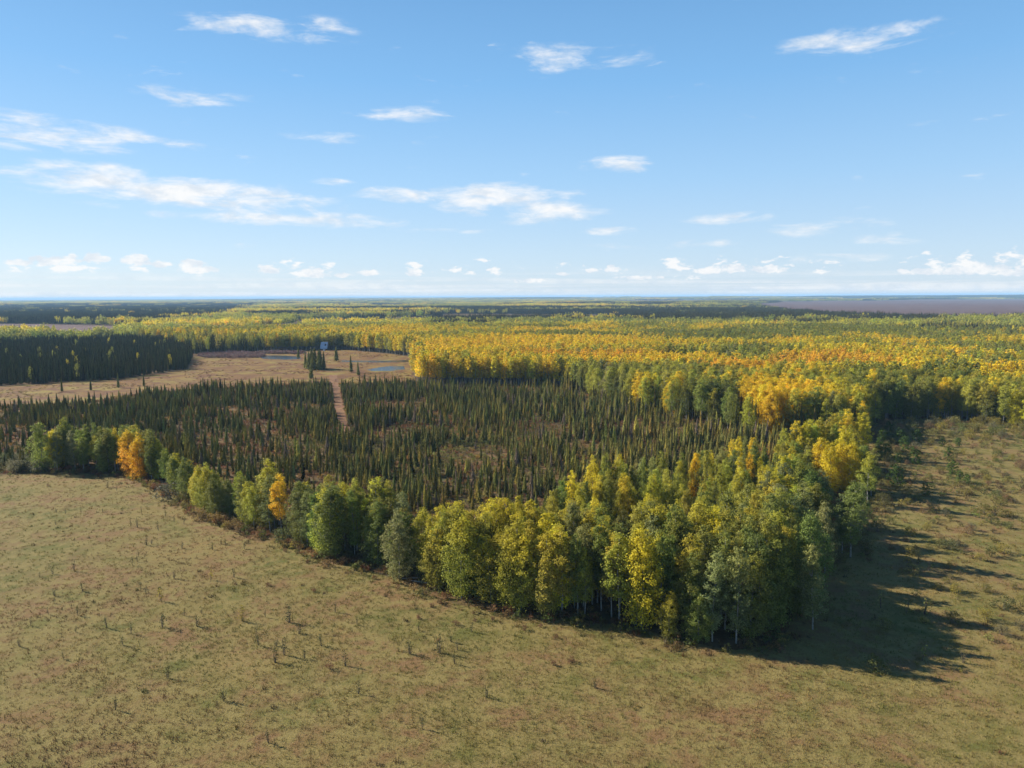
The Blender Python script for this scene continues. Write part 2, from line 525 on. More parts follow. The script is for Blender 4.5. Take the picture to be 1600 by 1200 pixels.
mw, t = new_mat('pond_water')
o_ = t.n('ShaderNodeTexCoord').outputs['Object']
nz = t.noise(t.n('ShaderNodeMapping', inp={'Vector': o_, 'Scale': (0.5, 1.0, 1.0)}).outputs[0], 1.3, 3, .6)
bm_ = t.n('ShaderNodeBump', inp={'Strength': 0.45, 'Distance': 0.3, 'Height': nz}).outputs[0]
pr = t.n('ShaderNodeBsdfPrincipled', inp={'Base Color': (0.03, 0.035, 0.035, 1), 'Roughness': 0.05, 'IOR': 1.8, 'Normal': bm_})
t.n('ShaderNodeOutputMaterial', inp={'Surface': pr.outputs[0]})
for nm, pw in (('pond', POND_A_W), ('pond', POND_B_W), ('stream', STREAM_W)):
    sheet(nm, natural(pw, 4.0, 2.0, 12), mw, 0.07)


# ------------------------------------------------------------------ plant shapes (numpy)
def leaf_quads(cent, nrm, size, rg):
    """diamond leaves at cent facing nrm -> verts, faces"""
    n = len(cent)
    nrm = nrm / np.maximum(np.linalg.norm(nrm, axis=1, keepdims=True), 1e-6)
    a = rg.normal(size=(n, 3))
    u = np.cross(nrm, a); u /= np.maximum(np.linalg.norm(u, axis=1, keepdims=True), 1e-6)
    v = np.cross(nrm, u)
    s = size[:, None] if np.ndim(size) else size
    p0 = cent - u * s * .5; p1 = cent - v * s * .36 + nrm * s * .08
    p2 = cent + u * s * .5; p3 = cent + v * s * .36 + nrm * s * .08
    V = np.stack([p0, p1, p2, p3], 1).reshape(-1, 3)
    Fc = np.arange(4 * n).reshape(-1, 4)
    return V, Fc


def tube(path, rad, sides=6):
    V, Fc = [], []
    path = np.asarray(path, float)
    for i, (p, r) in enumerate(zip(path, rad)):
        d = path[min(i + 1, len(path) - 1)] - path[max(i - 1, 0)]
        d /= max(np.linalg.norm(d), 1e-6)
        h = np.array([1, 0, 0]) if abs(d[0]) < .8 else np.array([0, 1, 0])
        u = np.cross(d, h); u /= np.linalg.norm(u); v = np.cross(d, u)
        for k in range(sides):
            a = 2 * np.pi * k / sides
            V.append(p + r * (u * np.cos(a) + v * np.sin(a)))
    for i in range(len(path) - 1):
        for k in range(sides):
            k2 = (k + 1) % sides
            Fc.append((i * sides + k, i * sides + k2, (i + 1) * sides + k2, (i + 1) * sides + k))
    return V, Fc


def aspen(seed, H=14.0, base=.30, Rc=2.2, nclump=80, per=55, leaf=.30, limbs=12, fat=.75, trunk_r=.15):
    rg = np.random.default_rng(seed)
    bend = rg.normal(size=2) * .25
    tp = lambda z: np.array([bend[0] * (z / H) ** 2 + .12 * np.sin(z * .5 + seed), bend[1] * (z / H) ** 2 + .1 * np.cos(z * .4 + seed) - .1, z])
    zs = np.linspace(-.3, H * .96, 8)
    TV, TF = tube([tp(max(z, 0)) if z >= 0 else tp(0) + np.array([0, 0, z]) for z in zs], [trunk_r * (1 - .86 * max(z, 0) / H) for z in zs], 6)
    TV, TF = list(TV), list(TF)
    cents, rads = [], []
    lob = rg.uniform(0, 6.28, 3)
    leaders = [(rg.uniform(0, 6.28), rg.uniform(.1, .5) * Rc, rg.uniform(.82, .98)) for _ in range(4)]
    leaders[0] = (0, 0, 1.0)
    gap_a, gap_z = rg.uniform(0, 6.28), rg.uniform(.25, .7)
    for i in range(nclump):
        q = (i + rg.random()) / nclump
        q = q ** .92
        z = H * (base + (1 - base) * q)
        prof = (np.sin(np.pi * min(1, (q * .86 + .12))) ** fat)
        a = i * 2.39996 + rg.normal() * .4
        rr = Rc * prof * (1 + .20 * np.sin(3 * a + lob[0] + q * 5) + .12 * np.sin(5 * a + lob[1]))
        d = rr * np.sqrt(rg.uniform(.12, 1.0))
        la, ld, lh = leaders[i % 4]
        if abs((a - gap_a + np.pi) % (2 * np.pi) - np.pi) < .55 and abs(q - gap_z) < .14: d *= .35
        fq = smooth(np.array(q), .45, .95)
        z = z * (1 - (1 - lh) * fq)
        d = d * (1 - .15 * fq)
        c = tp(z) + np.array([np.cos(a) * d + np.cos(la) * ld * fq, np.sin(a) * d + np.sin(la) * ld * fq, rg.normal() * .25])
        cents.append(c); rads.append(rg.uniform(.26, .74) * Rc / 2.2 * (1.15 - .40 * q))
    cents = np.array(cents); rads = np.array(rads)
    for i in rg.choice(nclump, min(limbs, nclump), replace=False):
        c = cents[i]; z0 = max(c[2] - rg.uniform(.6, 1.8), .5)
        s = tp(z0); m = (s + c) / 2 + np.array([0, 0, .15])
        v_, f_ = tube([s, m, c], [.05, .035, .012], 4)
        o = len(TV); TV += v_; TF += [tuple(q_ + o for q_ in ff) for ff in f_]
    off = rg.normal(size=(nclump, per, 3)) * .5
    ln = np.linalg.norm(off, axis=2, keepdims=True)
    off = off / np.maximum(ln, 1e-6) * np.minimum(ln, 1.15)
    off[:, :, 2] *= .85
    pts = (cents[:, None] + off * rads[:, None, None] * 1.25).reshape(-1, 3)
    axis = np.array([tp(max(0, z)) for z in cents[:, 2]])
    out = cents - axis; out[:, 2] = .35
    nr = off * .9 + (out / np.maximum(np.linalg.norm(out, axis=1, keepdims=True), .3))[:, None] * .5 + rg.normal(size=off.shape) * .45
    nr[:, :, 2] += .25
    pts[:, 2] = np.maximum(pts[:, 2], .12)
    V, Fc = leaf_quads(pts, nr.reshape(-1, 3), leaf * rg.uniform(.65, 1.25, len(pts)), rg)
    return (np.array(TV), TF), (V, Fc), H


def spruce(seed, H=9.0, Rb=.85, whorls=34, nb=7, width=.30, club=True, droop=.35, seg=2):
    rg = np.random.default_rng(seed)
    lean = rg.normal(size=2) * .12
    tp = lambda z: np.array([lean[0] * z / H, lean[1] * z / H, z])
    zs = np.linspace(0, H, 5)
    TV, TF = tube([tp(z) - np.array([0, 0, .25 if i == 0 else 0]) for i, z in enumerate(zs)], [.09 * (1 - .93 * z / H) for z in zs], 5)
    V, Fc = [], []
    nr_, ns_ = 7, 7
    for i in range(nr_):
        q = i / nr_
        for k in range(ns_):
            a = 2 * np.pi * k / ns_ + i * .4
            rr = Rb * .62 * (1 - q) ** .75 * rg.uniform(.65, 1.2)
            V.append(tp(H * (.06 + .92 * q) + rg.normal() * .12) + np.array([np.cos(a) * rr, np.sin(a) * rr, 0]))
    V.append(tp(H * .99))
    for i in range(nr_ - 1):
        for k in range(ns_):
            Fc.append((i * ns_ + k, i * ns_ + (k + 1) % ns_, (i + 1) * ns_ + (k + 1) % ns_, (i + 1) * ns_ + k))
    Fc += [((nr_ - 1) * ns_ + k, (nr_ - 1) * ns_ + (k + 1) % ns_, nr_ * ns_) for k in range(ns_)]
    for i in range(whorls):
        q = (i + rg.random() * .7) / whorls
        z = H * (.05 + .94 * q)
        r = Rb * (1 - q) ** .75 * (.75 + .5 * rg.random())
        if club and q > .82: r *= 1.35
        r = max(r, .07)
        for k in range(nb):
            a = 2 * np.pi * (k + rg.random() * .7) / nb + i
            rr = r * rg.uniform(.6, 1.25)
            d = np.array([np.cos(a), np.sin(a), 0]); s = np.array([-np.sin(a), np.cos(a), 0])
            b = tp(z + rg.normal() * .06)
            wd = width * rg.uniform(.6, 1.2) * (.45 + .75 * (1 - q))
            m = b + d * rr * .55 + np.array([0, 0, -droop * rr * .35]); e = b + d * rr + np.array([0, 0, -droop * rr + .10 * rr])
            o = len(V)
            V += [b + np.array([0, 0, .10]), m - s * wd * .5 + np.array([0, 0, -.05]), e, m + s * wd * .5 + np.array([0, 0, -.05]), m + np.array([0, 0, .10])]
            Fc += [(o, o + 1, o + 4), (o + 1, o + 2, o + 4), (o + 2, o + 3, o + 4), (o + 3, o, o + 4)]
    o = len(V); top = tp(H)
    V += [top + np.array([.05, 0, -.5]), top + np.array([-.03, .05, -.5]), top + np.array([-.03, -.05, -.5]), top + np.array([0, 0, .3])]
    Fc += [(o, o + 1, o + 3), (o + 1, o + 2, o + 3), (o + 2, o, o + 3)]
    return (np.array(TV), TF), (np.array(V), Fc), H


def shrub(seed, H=1.8, Rc=1.2, nclump=30, per=26, leaf=.15, stems=7):
    rg = np.random.default_rng(seed)
    TV, TF, cents = [], [], []
    for i in range(nclump):
        a = rg.uniform(0, 6.283); q = rg.random() ** .7
        d = Rc * np.sqrt(rg.random()) * (.55 + .45 * np.sin(np.pi * min(1, q * .8 + .2)))
        cents.append((np.cos(a) * d, np.sin(a) * d, H * (.10 + .85 * q) * (1 - .28 * (d / Rc) ** 2)))
    cents = np.array(cents)
    for i in range(stems):
        c = cents[i]
        v_, f_ = tube([(c[0] * .12, c[1] * .12, -.08), (c[0] * .5, c[1] * .5, c[2] * .6), c], [.035, .025, .008], 4)
        o = len(TV); TV += v_; TF += [tuple(q_ + o for q_ in ff) for ff in f_]
    off = rg.normal(size=(nclump, per, 3)) * .5
    pts = (cents[:, None] + off * rg.uniform(.28, .5, (nclump, 1, 1)) * Rc * .75).reshape(-1, 3)
    pts[:, 2] = np.maximum(pts[:, 2], .03)
    nr = off + rg.normal(size=off.shape) * .4; nr[:, :, 2] += .35
    V, Fc = leaf_quads(pts, nr.reshape(-1, 3), leaf * rg.uniform(.6, 1.3, len(pts)), rg)
    return (np.array(TV), TF), (V, Fc), H


def sapling(seed, H=1.4, stems=3, leaves=70, leaf=.11, spread=.35):
    rg = np.random.default_rng(seed)
    TV, TF, pts = [], [], []
    for i in range(stems):
        a = rg.uniform(0, 6.283); d = spread * rg.uniform(.2, 1.0); h = H * rg.uniform(.55, 1.0)
        b = np.array([np.cos(a) * .06, np.sin(a) * .06, -.05]); e = np.array([np.cos(a) * d, np.sin(a) * d, h])
        v_, f_ = tube([b, (b + e) / 2 + np.array([0, 0, .08]), e], [.028, .02, .007], 4)
        o = len(TV); TV += v_; TF += [tuple(q_ + o for q_ in ff) for ff in f_]
        for k in range(leaves // stems):
            q = rg.uniform(.2, 1.05)
            pts.append(b + (e - b) * q + rg.normal(size=3) * np.array([.13, .13, .08]) * (1.15 - q * .5))
    pts = np.array(pts); pts[:, 2] = np.maximum(pts[:, 2], .03)
    nr = rg.normal(size=pts.shape); nr[:, 2] += .4
    V, Fc = leaf_quads(pts, nr, leaf * rg.uniform(.6, 1.4, len(pts)), rg)
    return (np.array(TV), TF), (V, Fc), H


def tuft(seed, H=.35, n=12, sp=.16, wd=.05):
    rg = np.random.default_rng(seed)
    V, Fc = [], []
    for i in range(n):
        a = rg.uniform(0, 6.283); b = np.array([*(rg.normal(size=2) * sp), -.02])
        lean = rg.uniform(.1, .6) * H; h = H * rg.uniform(.5, 1.1)
        t_ = b + np.array([np.cos(a) * lean, np.sin(a) * lean, h]); s = np.array([-np.sin(a), np.cos(a), 0]) * wd * .5
        o = len(V); V += [b - s, b + s, t_]; Fc.append((o, o + 1, o + 2))
    return np.array(V), Fc, H


def clump(seed, n, rad, kind, faces, size, H):
    """many far crowns in one small mesh"""
    rg = np.random.default_rng(seed)
    Vs, Fs = [], []; o = 0
    for i in range(n):
        r = rad * np.sqrt(rg.random()); a = rg.uniform(0, 6.283)
        h = H * rg.uniform(.75, 1.15); cx, cy = r * np.cos(a), r * np.sin(a)
        if kind == 'aspen':
            d = rg.normal(size=(faces, 3)); d /= np.linalg.norm(d, axis=1, keepdims=True)
            c = d * np.array([1.9, 1.9, h * .36]) * rg.uniform(.55, 1, (faces, 1)) + np.array([cx, cy, h * .62])
            nr = d * np.array([1, 1, .6]) + rg.normal(size=d.shape) * .35; nr[:, 2] += .3
            V, Fc = leaf_quads(c, nr, size * rg.uniform(.7, 1.2, faces), rg)
        else:
            V, Fc = [], []
            for k in range(faces):
                q = (k + rg.random()) / faces; z = h * (.08 + .8 * q); rr = 1.15 * (1 - q * .85) * rg.uniform(.7, 1.2); aa = k * 2.4 + rg.random()
                dd = np.array([np.cos(aa), np.sin(aa), 0]); ss = np.array([-np.sin(aa), np.cos(aa), 0])
                b0 = np.array([cx, cy, z]); b_ = len(V)
                V += [b0 + dd * rr - ss * rr * .7, b0 + dd * rr + ss * rr * .7, b0 + np.array([0, 0, h * .26])]
                Fc.append((b_, b_ + 1, b_ + 2))
            V = np.array(V); Fc = np.array(Fc)
        Vs.append(V); Fs += [tuple(int(q_) + o for q_ in f) for f in Fc]; o += len(V)
    return np.vstack(Vs), Fs, H * 1.1


def set_h(me, H):
    at = me.attributes.new('hgt', 'FLOAT', 'POINT')
    co = np.empty(len(me.vertices) * 3, np.float32); me.vertices.foreach_get('co', co)
    at.data.foreach_set('value', np.clip(co[2::3] / H, 0, 1).astype(np.float32))


def proto(name, parts, H, leaf_m, bark_m=None):
    """unlinked mesh object used by the scatters"""
    V, Fc, mi = [], [], []
    o = 0
    for k, (v, f) in enumerate(parts):
        V.append(np.asarray(v)); Fc += [tuple(int(q) + o for q in ff) for ff in f]; mi += [k] * len(f); o += len(v)
    mats = [bark_m, leaf_m] if len(parts) == 2 else [leaf_m]
    ob = link_mesh(name, np.vstack(V), Fc, mats, matidx=mi, link=False)
    set_h(ob.data, H)
    return ob


def meshes(name, parts, H, bark_m, leaf_m, tname='trunk', cname='crown'):
    (tv, tf), (lv, lf) = parts
    tm = link_mesh(tname, tv, tf, bark_m, smooth_sh=True, link=False).data
    cm = link_mesh(cname, lv, lf, leaf_m, link=False).data
    set_h(cm, H)
    return tm, cm


# shape families
ASPEN_STAND = [aspen(100 + i, H=14.5, base=.16 + .035 * i, Rc=2.3, nclump=110, per=58, leaf=.26, fat=.62) for i in range(5)]
ASPEN_BUSHY = [aspen(140 + i, H=14.0, base=.05, Rc=2.9, nclump=165, per=58, leaf=.27, limbs=16, fat=.58) for i in range(5)]
SPRUCES = [spruce(200 + i, H=9.0, Rb=.80 + .12 * (i % 3)) for i in range(6)]
SHRUBS = [shrub(300 + i, H=1.9, Rc=1.25) for i in range(5)]
SAPLINGS = [sapling(340 + i, H=1.5, stems=2 + i % 3, leaves=60 + 20 * (i % 3)) for i in range(5)]
PINES = [spruce(230 + i, H=9.0, Rb=2.7, whorls=24, nb=9, width=1.0, club=False, droop=-.12) for i in range(3)]

YOUNG = [aspen(500 + i, H=3.4, base=.04, Rc=1.15, nclump=60, per=30, leaf=.17, limbs=4, fat=.45, trunk_r=.06) for i in range(4)]
AM_STAND = [meshes('aspen', a[:2], a[2], M_BARK, M_LEAF) for a in ASPEN_STAND]
AM_BUSHY = [meshes('aspen', a[:2], a[2], M_BARK, M_LEAF) for a in ASPEN_BUSHY]
SM = [meshes('spruce', a[:2], a[2], M_SBARK, M_NEEDLE) for a in SPRUCES]
PM = [meshes('pine', a[:2], a[2], M_SBARK, M_NEEDLE) for a in YOUNG]
HM = [meshes('shrub', a[:2], a[2], M_SBARK, M_LEAF, 'stems', 'foliage') for a in SHRUBS]
GM = [meshes('sapling', a[:2], a[2], M_SBARK, M_LEAF, 'stems', 'foliage') for a in SAPLINGS]

P_ASPEN = [proto('aspen_near', a[:2], a[2], M_LEAF_I, M_BARK) for a in ASPEN_STAND + ASPEN_BUSHY[:2]]
P_ASPEN_MID = [proto('aspen_mid', (a := aspen(160 + i, H=14.5, base=.26, Rc=2.0, nclump=52, per=16, leaf=.50, limbs=3, fat=.62))[:2], a[2], M_LEAF_I, M_BARK) for i in range(6)]
P_SPRUCE = [proto('spruce_near', a[:2], a[2], M_NEEDLE_I, M_SBARK) for a in SPRUCES]
P_SPRUCE_MID = [proto('spruce_mid', (a := spruce(260 + i, H=9.0, Rb=.9, whorls=15, nb=5, width=.55))[:2], a[2], M_NEEDLE_I, M_SBARK) for i in range(5)]
P_PINE = [proto('pine_near', a[:2], a[2], M_NEEDLE_I, M_SBARK) for a in PINES]
P_BRUSH = [proto('brush', (a := shrub(320 + i, H=.9, Rc=.8, nclump=12, per=14, leaf=.16, stems=4))[:2], a[2], M_LEAF_I, M_SBARK) for i in range(5)]
P_TUFT = [proto('tuft', [(a := tuft(360 + i))[:2]], a[2], M_GRASS_I) for i in range(6)]
P_WEED = [proto('weed', [(a := tuft(370 + i, H=.6, n=16, sp=.13, wd=.07))[:2]], a[2], M_GRASS_I) for i in range(4)]
P_C2A = [proto('aspen_clump', [(a := clump(400 + i, 11, 8.5, 'aspen', 38, 1.5, 14))[:2]], a[2], M_LEAF_I) for i in range(5)]
P_C2S = [proto('spruce_clump', [(a := clump(410 + i, 17, 8.5, 'spruce', 13, 1.0, 12))[:2]], a[2], M_NEEDLE_I) for i in range(5)]
P_C3A = [proto('aspen_far', [(a := clump(420 + i, 52, 26, 'aspen', 14, 2.7, 14))[:2]], a[2], M_LEAF_I) for i in range(4)]
P_C3S = [proto('spruce_far', [(a := clump(430 + i, 75, 26, 'spruce', 6, 1.0, 13))[:2]], a[2], M_NEEDLE_I) for i in range(4)]


def scatter(name, xy, rot, scl, tint, protos, label=None, cat=None, tilt=0.0):
    """one object of uncounted plants: points instanced by geometry nodes"""
    n = len(xy)
    z = terrain(xy[:, 0], xy[:, 1])
    me = bpy.data.meshes.new(name)
    me.vertices.add(n)
    me.vertices.foreach_set('co', np.column_stack([xy, z]).astype(np.float32).ravel())
    a = me.attributes.new('spin', 'FLOAT_VECTOR', 'POINT')
    r3 = np.column_stack([rng.normal(size=n) * tilt, rng.normal(size=n) * tilt, rot])
    a.data.foreach_set('vector', r3.astype(np.float32).ravel())
    a = me.attributes.new('size', 'FLOAT_VECTOR', 'POINT'); a.data.foreach_set('vector', np.asarray(scl, np.float32).ravel())
    a = me.attributes.new('pick', 'INT', 'POINT'); a.data.foreach_set('value', rng.integers(0, len(protos), n).astype(np.int32))
    a = me.attributes.new('tint', 'FLOAT_COLOR', 'POINT'); a.data.foreach_set('color', np.asarray(tint, np.float32).ravel())
    o = bpy.data.objects.new(name, me)
    COL.objects.link(o)
    g = bpy.data.node_groups.new(name, 'GeometryNodeTree')
    g.interface.new_socket('Geometry', in_out='INPUT', socket_type='NodeSocketGeometry')
    g.interface.new_socket('Geometry', in_out='OUTPUT', socket_type='NodeSocketGeometry')
    gi = g.nodes.new('NodeGroupInput'); go = g.nodes.new('NodeGroupOutput')
    ip = g.nodes.new('GeometryNodeInstanceOnPoints'); jn = g.nodes.new('GeometryNodeJoinGeometry')
    for p in protos:
        oi = g.nodes.new('GeometryNodeObjectInfo'); oi.inputs['Object'].default_value = p; oi.inputs['As Instance'].default_value = True
        g.links.new(oi.outputs['Geometry'], jn.inputs[0])

    def attr(nm, ty):
        q = g.nodes.new('GeometryNodeInputNamedAttribute'); q.data_type = ty; q.inputs['Name'].default_value = nm
        return q.outputs['Attribute']
    g.links.new(gi.outputs[0], ip.inputs['Points']); g.links.new(jn.outputs[0], ip.inputs['Instance'])
    ip.inputs['Pick Instance'].default_value = True
    g.links.new(attr('pick', 'INT'), ip.inputs['Instance Index'])
    g.links.new(attr('spin', 'FLOAT_VECTOR'), ip.inputs['Rotation'])
    g.links.new(attr('size', 'FLOAT_VECTOR'), ip.inputs['Scale'])
    g.links.new(ip.outputs[0], go.inputs[0])
    md = o.modifiers.new('scatter', 'NODES'); md.node_group = g
    return tag(o, label, cat, kind='stuff')


# ------------------------------------------------------------------ where things grow
TINT = {'green': (0.180, 0.205, 0.044), 'grey-green': (0.215, 0.230, 0.085), 'yellow-green': (0.325, 0.315, 0.048),
        'yellow': (0.58, 0.475, 0.034), 'orange': (0.74, 0.420, 0.032), 'gold': (0.74, 0.505, 0.026)}
KINDS = list(TINT)
TARR = np.array([TINT[k] for k in KINDS])
SPR = np.array([0.140, 0.130, 0.036])


def jgrid(x0, x1, y0, y1, s, jit=.45):
    X, Y = np.meshgrid(np.arange(x0, x1, s), np.arange(y0, y1, s))
    p = np.column_stack([X.ravel(), Y.ravel()])
    return p + rng.uniform(-jit, jit, p.shape) * s


def wedge(p, left=1.12, right=0.95, pad=25):
    return (p[:, 1] > 30) & (p[:, 0] > -p[:, 1] * left * .72 - pad - 20) & (p[:, 0] < p[:, 1] * right * .80 + pad)


def jit_tint(base, amt=.18):
    n = len(base)
    return base * (1 + rng.normal(size=(n, 1)) * amt) * (1 + rng.normal(size=(n, 3)) * .06)


# gold / orange / green patches of the middle forest, in photo pixels of the crowns
PATCH = [('gold', 690, 556, 48, 13), ('gold', 780, 548, 120, 11), ('gold', 900, 544, 140, 8), ('gold', 1000, 537, 80, 6), ('gold', 1000, 572, 105, 10),
         ('gold', 1085, 576, 60, 9), ('gold', 860, 523, 55, 4), ('gold', 930, 520, 40, 3), ('gold', 480, 513, 90, 3), ('gold', 600, 526, 70, 5), ('gold', 340, 514, 60, 5),
         ('orange', 1280, 577, 85, 10), ('orange', 1350, 582, 50, 8), ('orange', 1150, 590, 55, 8), ('orange', 900, 566, 110, 5), ('gold', 1190, 628, 36, 18),
         ('gold', 1415, 548, 50, 6), ('gold', 1235, 632, 60, 14), ('gold', 1415, 604, 20, 12), ('gold', 1575, 598, 45, 10), ('gold', 1225, 540, 40, 6),
         ('green', 1385, 612, 75, 16), ('green', 1480, 600, 40, 14), ('green', 860, 532, 110, 3.5), ('green', 1130, 535, 130, 8),
         ('green', 620, 549, 45, 7), ('green', 1450, 520, 160, 9), ('green', 1250, 522, 120, 8), ('green', 1200, 500, 250, 8), ('green', 1090, 628, 40, 16)]


DARK = [(1500, 533, 130, 8), (1560, 545, 70, 5), (1130, 505, 120, 4), (1010, 500, 70, 3), (900, 497, 60, 3), (300, 545, 120, 9), (640, 502, 70, 3), (440, 497, 60, 3),
        (1250, 512, 60, 3.5), (1400, 507, 90, 4), (720, 514, 60, 3), (1520, 498, 80, 3), (560, 508, 40, 2.5), (1350, 560, 40, 4)]


def in_dark(px):
    r = np.zeros(len(px), bool)
    for x, y, sx, sy in DARK:
        r |= ((px[:, 0] - x) / sx) ** 2 + ((px[:, 1] - y) / sy) ** 2 + rng.normal(size=len(px)) * .2 < 1
    return r


def forest_kind(p, px):
    """kind index per aspen from its patch of forest"""
    n = len(p)
    cy = px[:, 1] - .17 * (px[:, 1] - 463)
    v = fbm(p[:, 0], p[:, 1], 55, 2) + rng.normal(size=n) * .09
    k = np.where(v < .38, 0, np.where(v < .54, 2, 3))
    k = np.where((k == 0) & (rng.random(n) < .15), 1, k)
    k = np.where((k == 3) & (rng.random(n) < .4), 5, k)
    for nm, x, y, sx, sy in PATCH:
        d = ((px[:, 0] - x) / sx) ** 2 + ((cy - y) / sy) ** 2 + rng.normal(size=n) * .3
        hit = (d < 1.1) & (rng.random(n) < .88)
        k = np.where(hit, KINDS.index(nm), k)
    return k


# ---- near aspens: the belt along the meadow and the stand on the right
p = jgrid(-260, 110, 85, 290, 2.75)
px = to_px(p)
inst = inside(p, STAND_W); instrip = inside(p, STRIP_W) & ~inst
dedge = edge_dist(p)
prob = np.where(inst, 1.0, np.where(instrip, .80, 0))
mixz = inst & (px[:, 1] < np.interp(px[:, 0], [650, 850, 1000, 1100, 1180, 1215], [880, 900, 915, 905, 860, 780])) & (px[:, 0] < 1215)
patchn = fbm(p[:, 0], p[:, 1], 16, 4)
prob = np.where(mixz, np.where(patchn > .54, .60, .10), prob)
prob = np.where(mixz & (px[:, 0] > 1090) & (px[:, 1] < 835) & (patchn > .42), .75, prob)
prob = np.where(inst & (px[:, 1] < 800) & (px[:, 0] >= 1120) & (patchn < .45), .3, prob)
# gaps in the belt seen in the photograph
prob = np.where(instrip & (px[:, 0] > 262) & (px[:, 0] < 330), .45, prob)
prob = np.where((px[:, 0] > 560) & (px[:, 0] < 572) & (dedge < 5), 0, prob)
prob = np.where((px[:, 0] > 640) & (px[:, 0] < 662) & (dedge < 7), 0, prob)
ragged = (px[:, 0] > 1215) & (dedge < 7) & (fbm(p[:, 0], p[:, 1], 7, 19) < .52)
prob = np.where(ragged, .18, prob)
prob = np.where(dedge < .9, 0, prob)
prob = np.where((px[:, 0] > 1262) & (px[:, 0] < 1350) & (px[:, 1] > 770) & (px[:, 1] < 812), 0, prob)
keep = rng.random(len(p)) < prob
A = p[keep]; A_px = px[keep]; A_d = dedge[keep]
nA = len(A)
probs = np.zeros((nA, 6))
x_, y_ = A_px.T
probs[:] = (.42, .08, .36, .10, .0, .04)
probs[x_ < 250] = (.72, .08, .15, .05, 0, 0)
m_ = (x_ >= 250) & (x_ < 440) & (y_ < 860); probs[m_] = (.25, .1, .45, .18, 0, .02)
m_ = (x_ >= 440) & (x_ < 655) & (y_ < 925); probs[m_] = (.5, .10, .36, .04, 0, 0)
m_ = (x_ >= 655) & (x_ < 860) & (y_ > 860); probs[m_] = (.22, 0, .72, .06, 0, 0)
m_ = (x_ >= 860) & (x_ < 1030) & (y_ > 900); probs[m_] = (.45, .05, .45, .05, 0, 0)
m_ = (x_ >= 1030) & (y_ > 920); probs[m_] = (.82, .08, .10, 0, 0, 0)
m_ = (x_ >= 930) & (x_ < 1200) & (y_ > 850) & (y_ <= 935); probs[m_] = (.3, .05, .55, .10, 0, .0)
m_ = (x_ >= 1200) & (y_ < 930); probs[m_] = (.50, .15, .30, .05, 0, 0)
m_ = (x_ >= 1080) & (x_ < 1240) & (y_ < 830); probs[m_] = (.25, .05, .5, .18, 0, .02)
m_ = (x_ >= 1240) & (y_ < 745); probs[m_] = (.10, .0, .45, .40, 0, .05)
cum_ = probs.cumsum(1)
A_k = (rng.random((nA, 1)) > cum_).sum(1).clip(0, 5)
A_turn = np.where(np.isin(A_k, (0, 1)), rng.random(nA) * .25, rng.random(nA) * .6)
m_ = (x_ >= 655) & (x_ < 860) & (y_ > 860); A_turn[m_] = .35 + .5 * rng.random(m_.sum())
A_h = rng.uniform(.74, 1.03, nA)
m_ = (x_ >= 255) & (x_ < 420) & (y_ < 860); A_h[m_] *= .74
m_ = (x_ < 255); A_h[m_] *= .92
m_ = (x_ >= 930) & (y_ > 900); A_h[m_] *= 1.06
m_ = mixz[keep]; A_h[m_] *= .90
A_slim = np.where(m_, .74, 1.0)
m_ = (x_ > 1180) & (x_ < 1292) & (y_ > 738) & (y_ < 805); A_h[m_] *= .70
A_bushy = ((A_d < 4.2) & (rng.random(nA) < .62)) | ((x_ < 255) & (rng.random(nA) < .7)) | ((x_ > 655) & (x_ < 800) & (A_d < 6))
m_ = (x_ > 860) & (x_ < 1030) & (rng.random(nA) < .85); A_bushy[m_] = False


def force(pts, kind, h=1.0, turn=.2, bushy=True, clear=2.2):
    """trees the photograph shows singly, replacing their neighbours"""
    global A, A_px, A_d, A_k, A_turn, A_h, A_bushy, A_slim
    for (x, y, name_) in pts:
        q = to_world(x, y)
        far = (np.hypot(*(A - q).T) > clear) | np.array([tuple(np.round(a_, 3)) in SPECIAL for a_ in A])
        A, A_px, A_d, A_k, A_turn, A_h, A_bushy, A_slim = (a[far] for a in (A, A_px, A_d, A_k, A_turn, A_h, A_bushy, A_slim))
        A_slim = np.append(A_slim, 1.0)
        A = np.vstack([A, q]); A_px = np.vstack([A_px, [x, y]]); A_d = np.append(A_d, edge_dist(q[None])[0])
        A_k = np.append(A_k, KINDS.index(kind)); A_turn = np.append(A_turn, turn); A_h = np.append(A_h, h); A_bushy = np.append(A_bushy, bushy)
        SPECIAL[tuple(np.round(q, 3))] = name_


SPECIAL = {}
force([(205, 744, 'taller bright orange aspen among green ones at the left meadow edge'),
       (219, 748, 'narrow orange aspen in front of the taller orange one on the left')], 'orange', .92, .8, True, 1.8)
force([(1296, 771, 'left tree of the bright orange clump on the right edge of the stand'),
       (1312, 768, 'middle tree of the bright orange clump on the right edge of the stand'),
       (1325, 770, 'right tree of the bright orange clump beside the brown clearing'),
       (1282, 762, 'small orange-topped aspen left of the bright orange clump')], 'gold', .93, .9, True, 2.6)
force([(624, 905, 'grey-green aspen standing alone in front of the dark gap in the belt')], 'grey-green', .86, .0, True, 2.4)
force([(1045, 998, 'small slim yellow-green aspen standing free in front of the corner stand')], 'yellow-green', .50, .5, True, 3.4)
force([(1090, 1004, 'low green bushy aspen at the front foot of the corner stand')], 'green', .55, .0, True, 1.9)
nA = len(A)

score = np.hypot(*A.T) + 3.2 * A_d
is_sp = np.array([tuple(np.round(q, 3)) in SPECIAL for q in A])
score[is_sp] = -1
fr = (A_px[:, 0] > -20) & (A_px[:, 0] < 1620)
score[~fr] += 1e4
order = np.argsort(score)
N_IND = 300
ind = order[:N_IND]; rest = order[N_IND:]

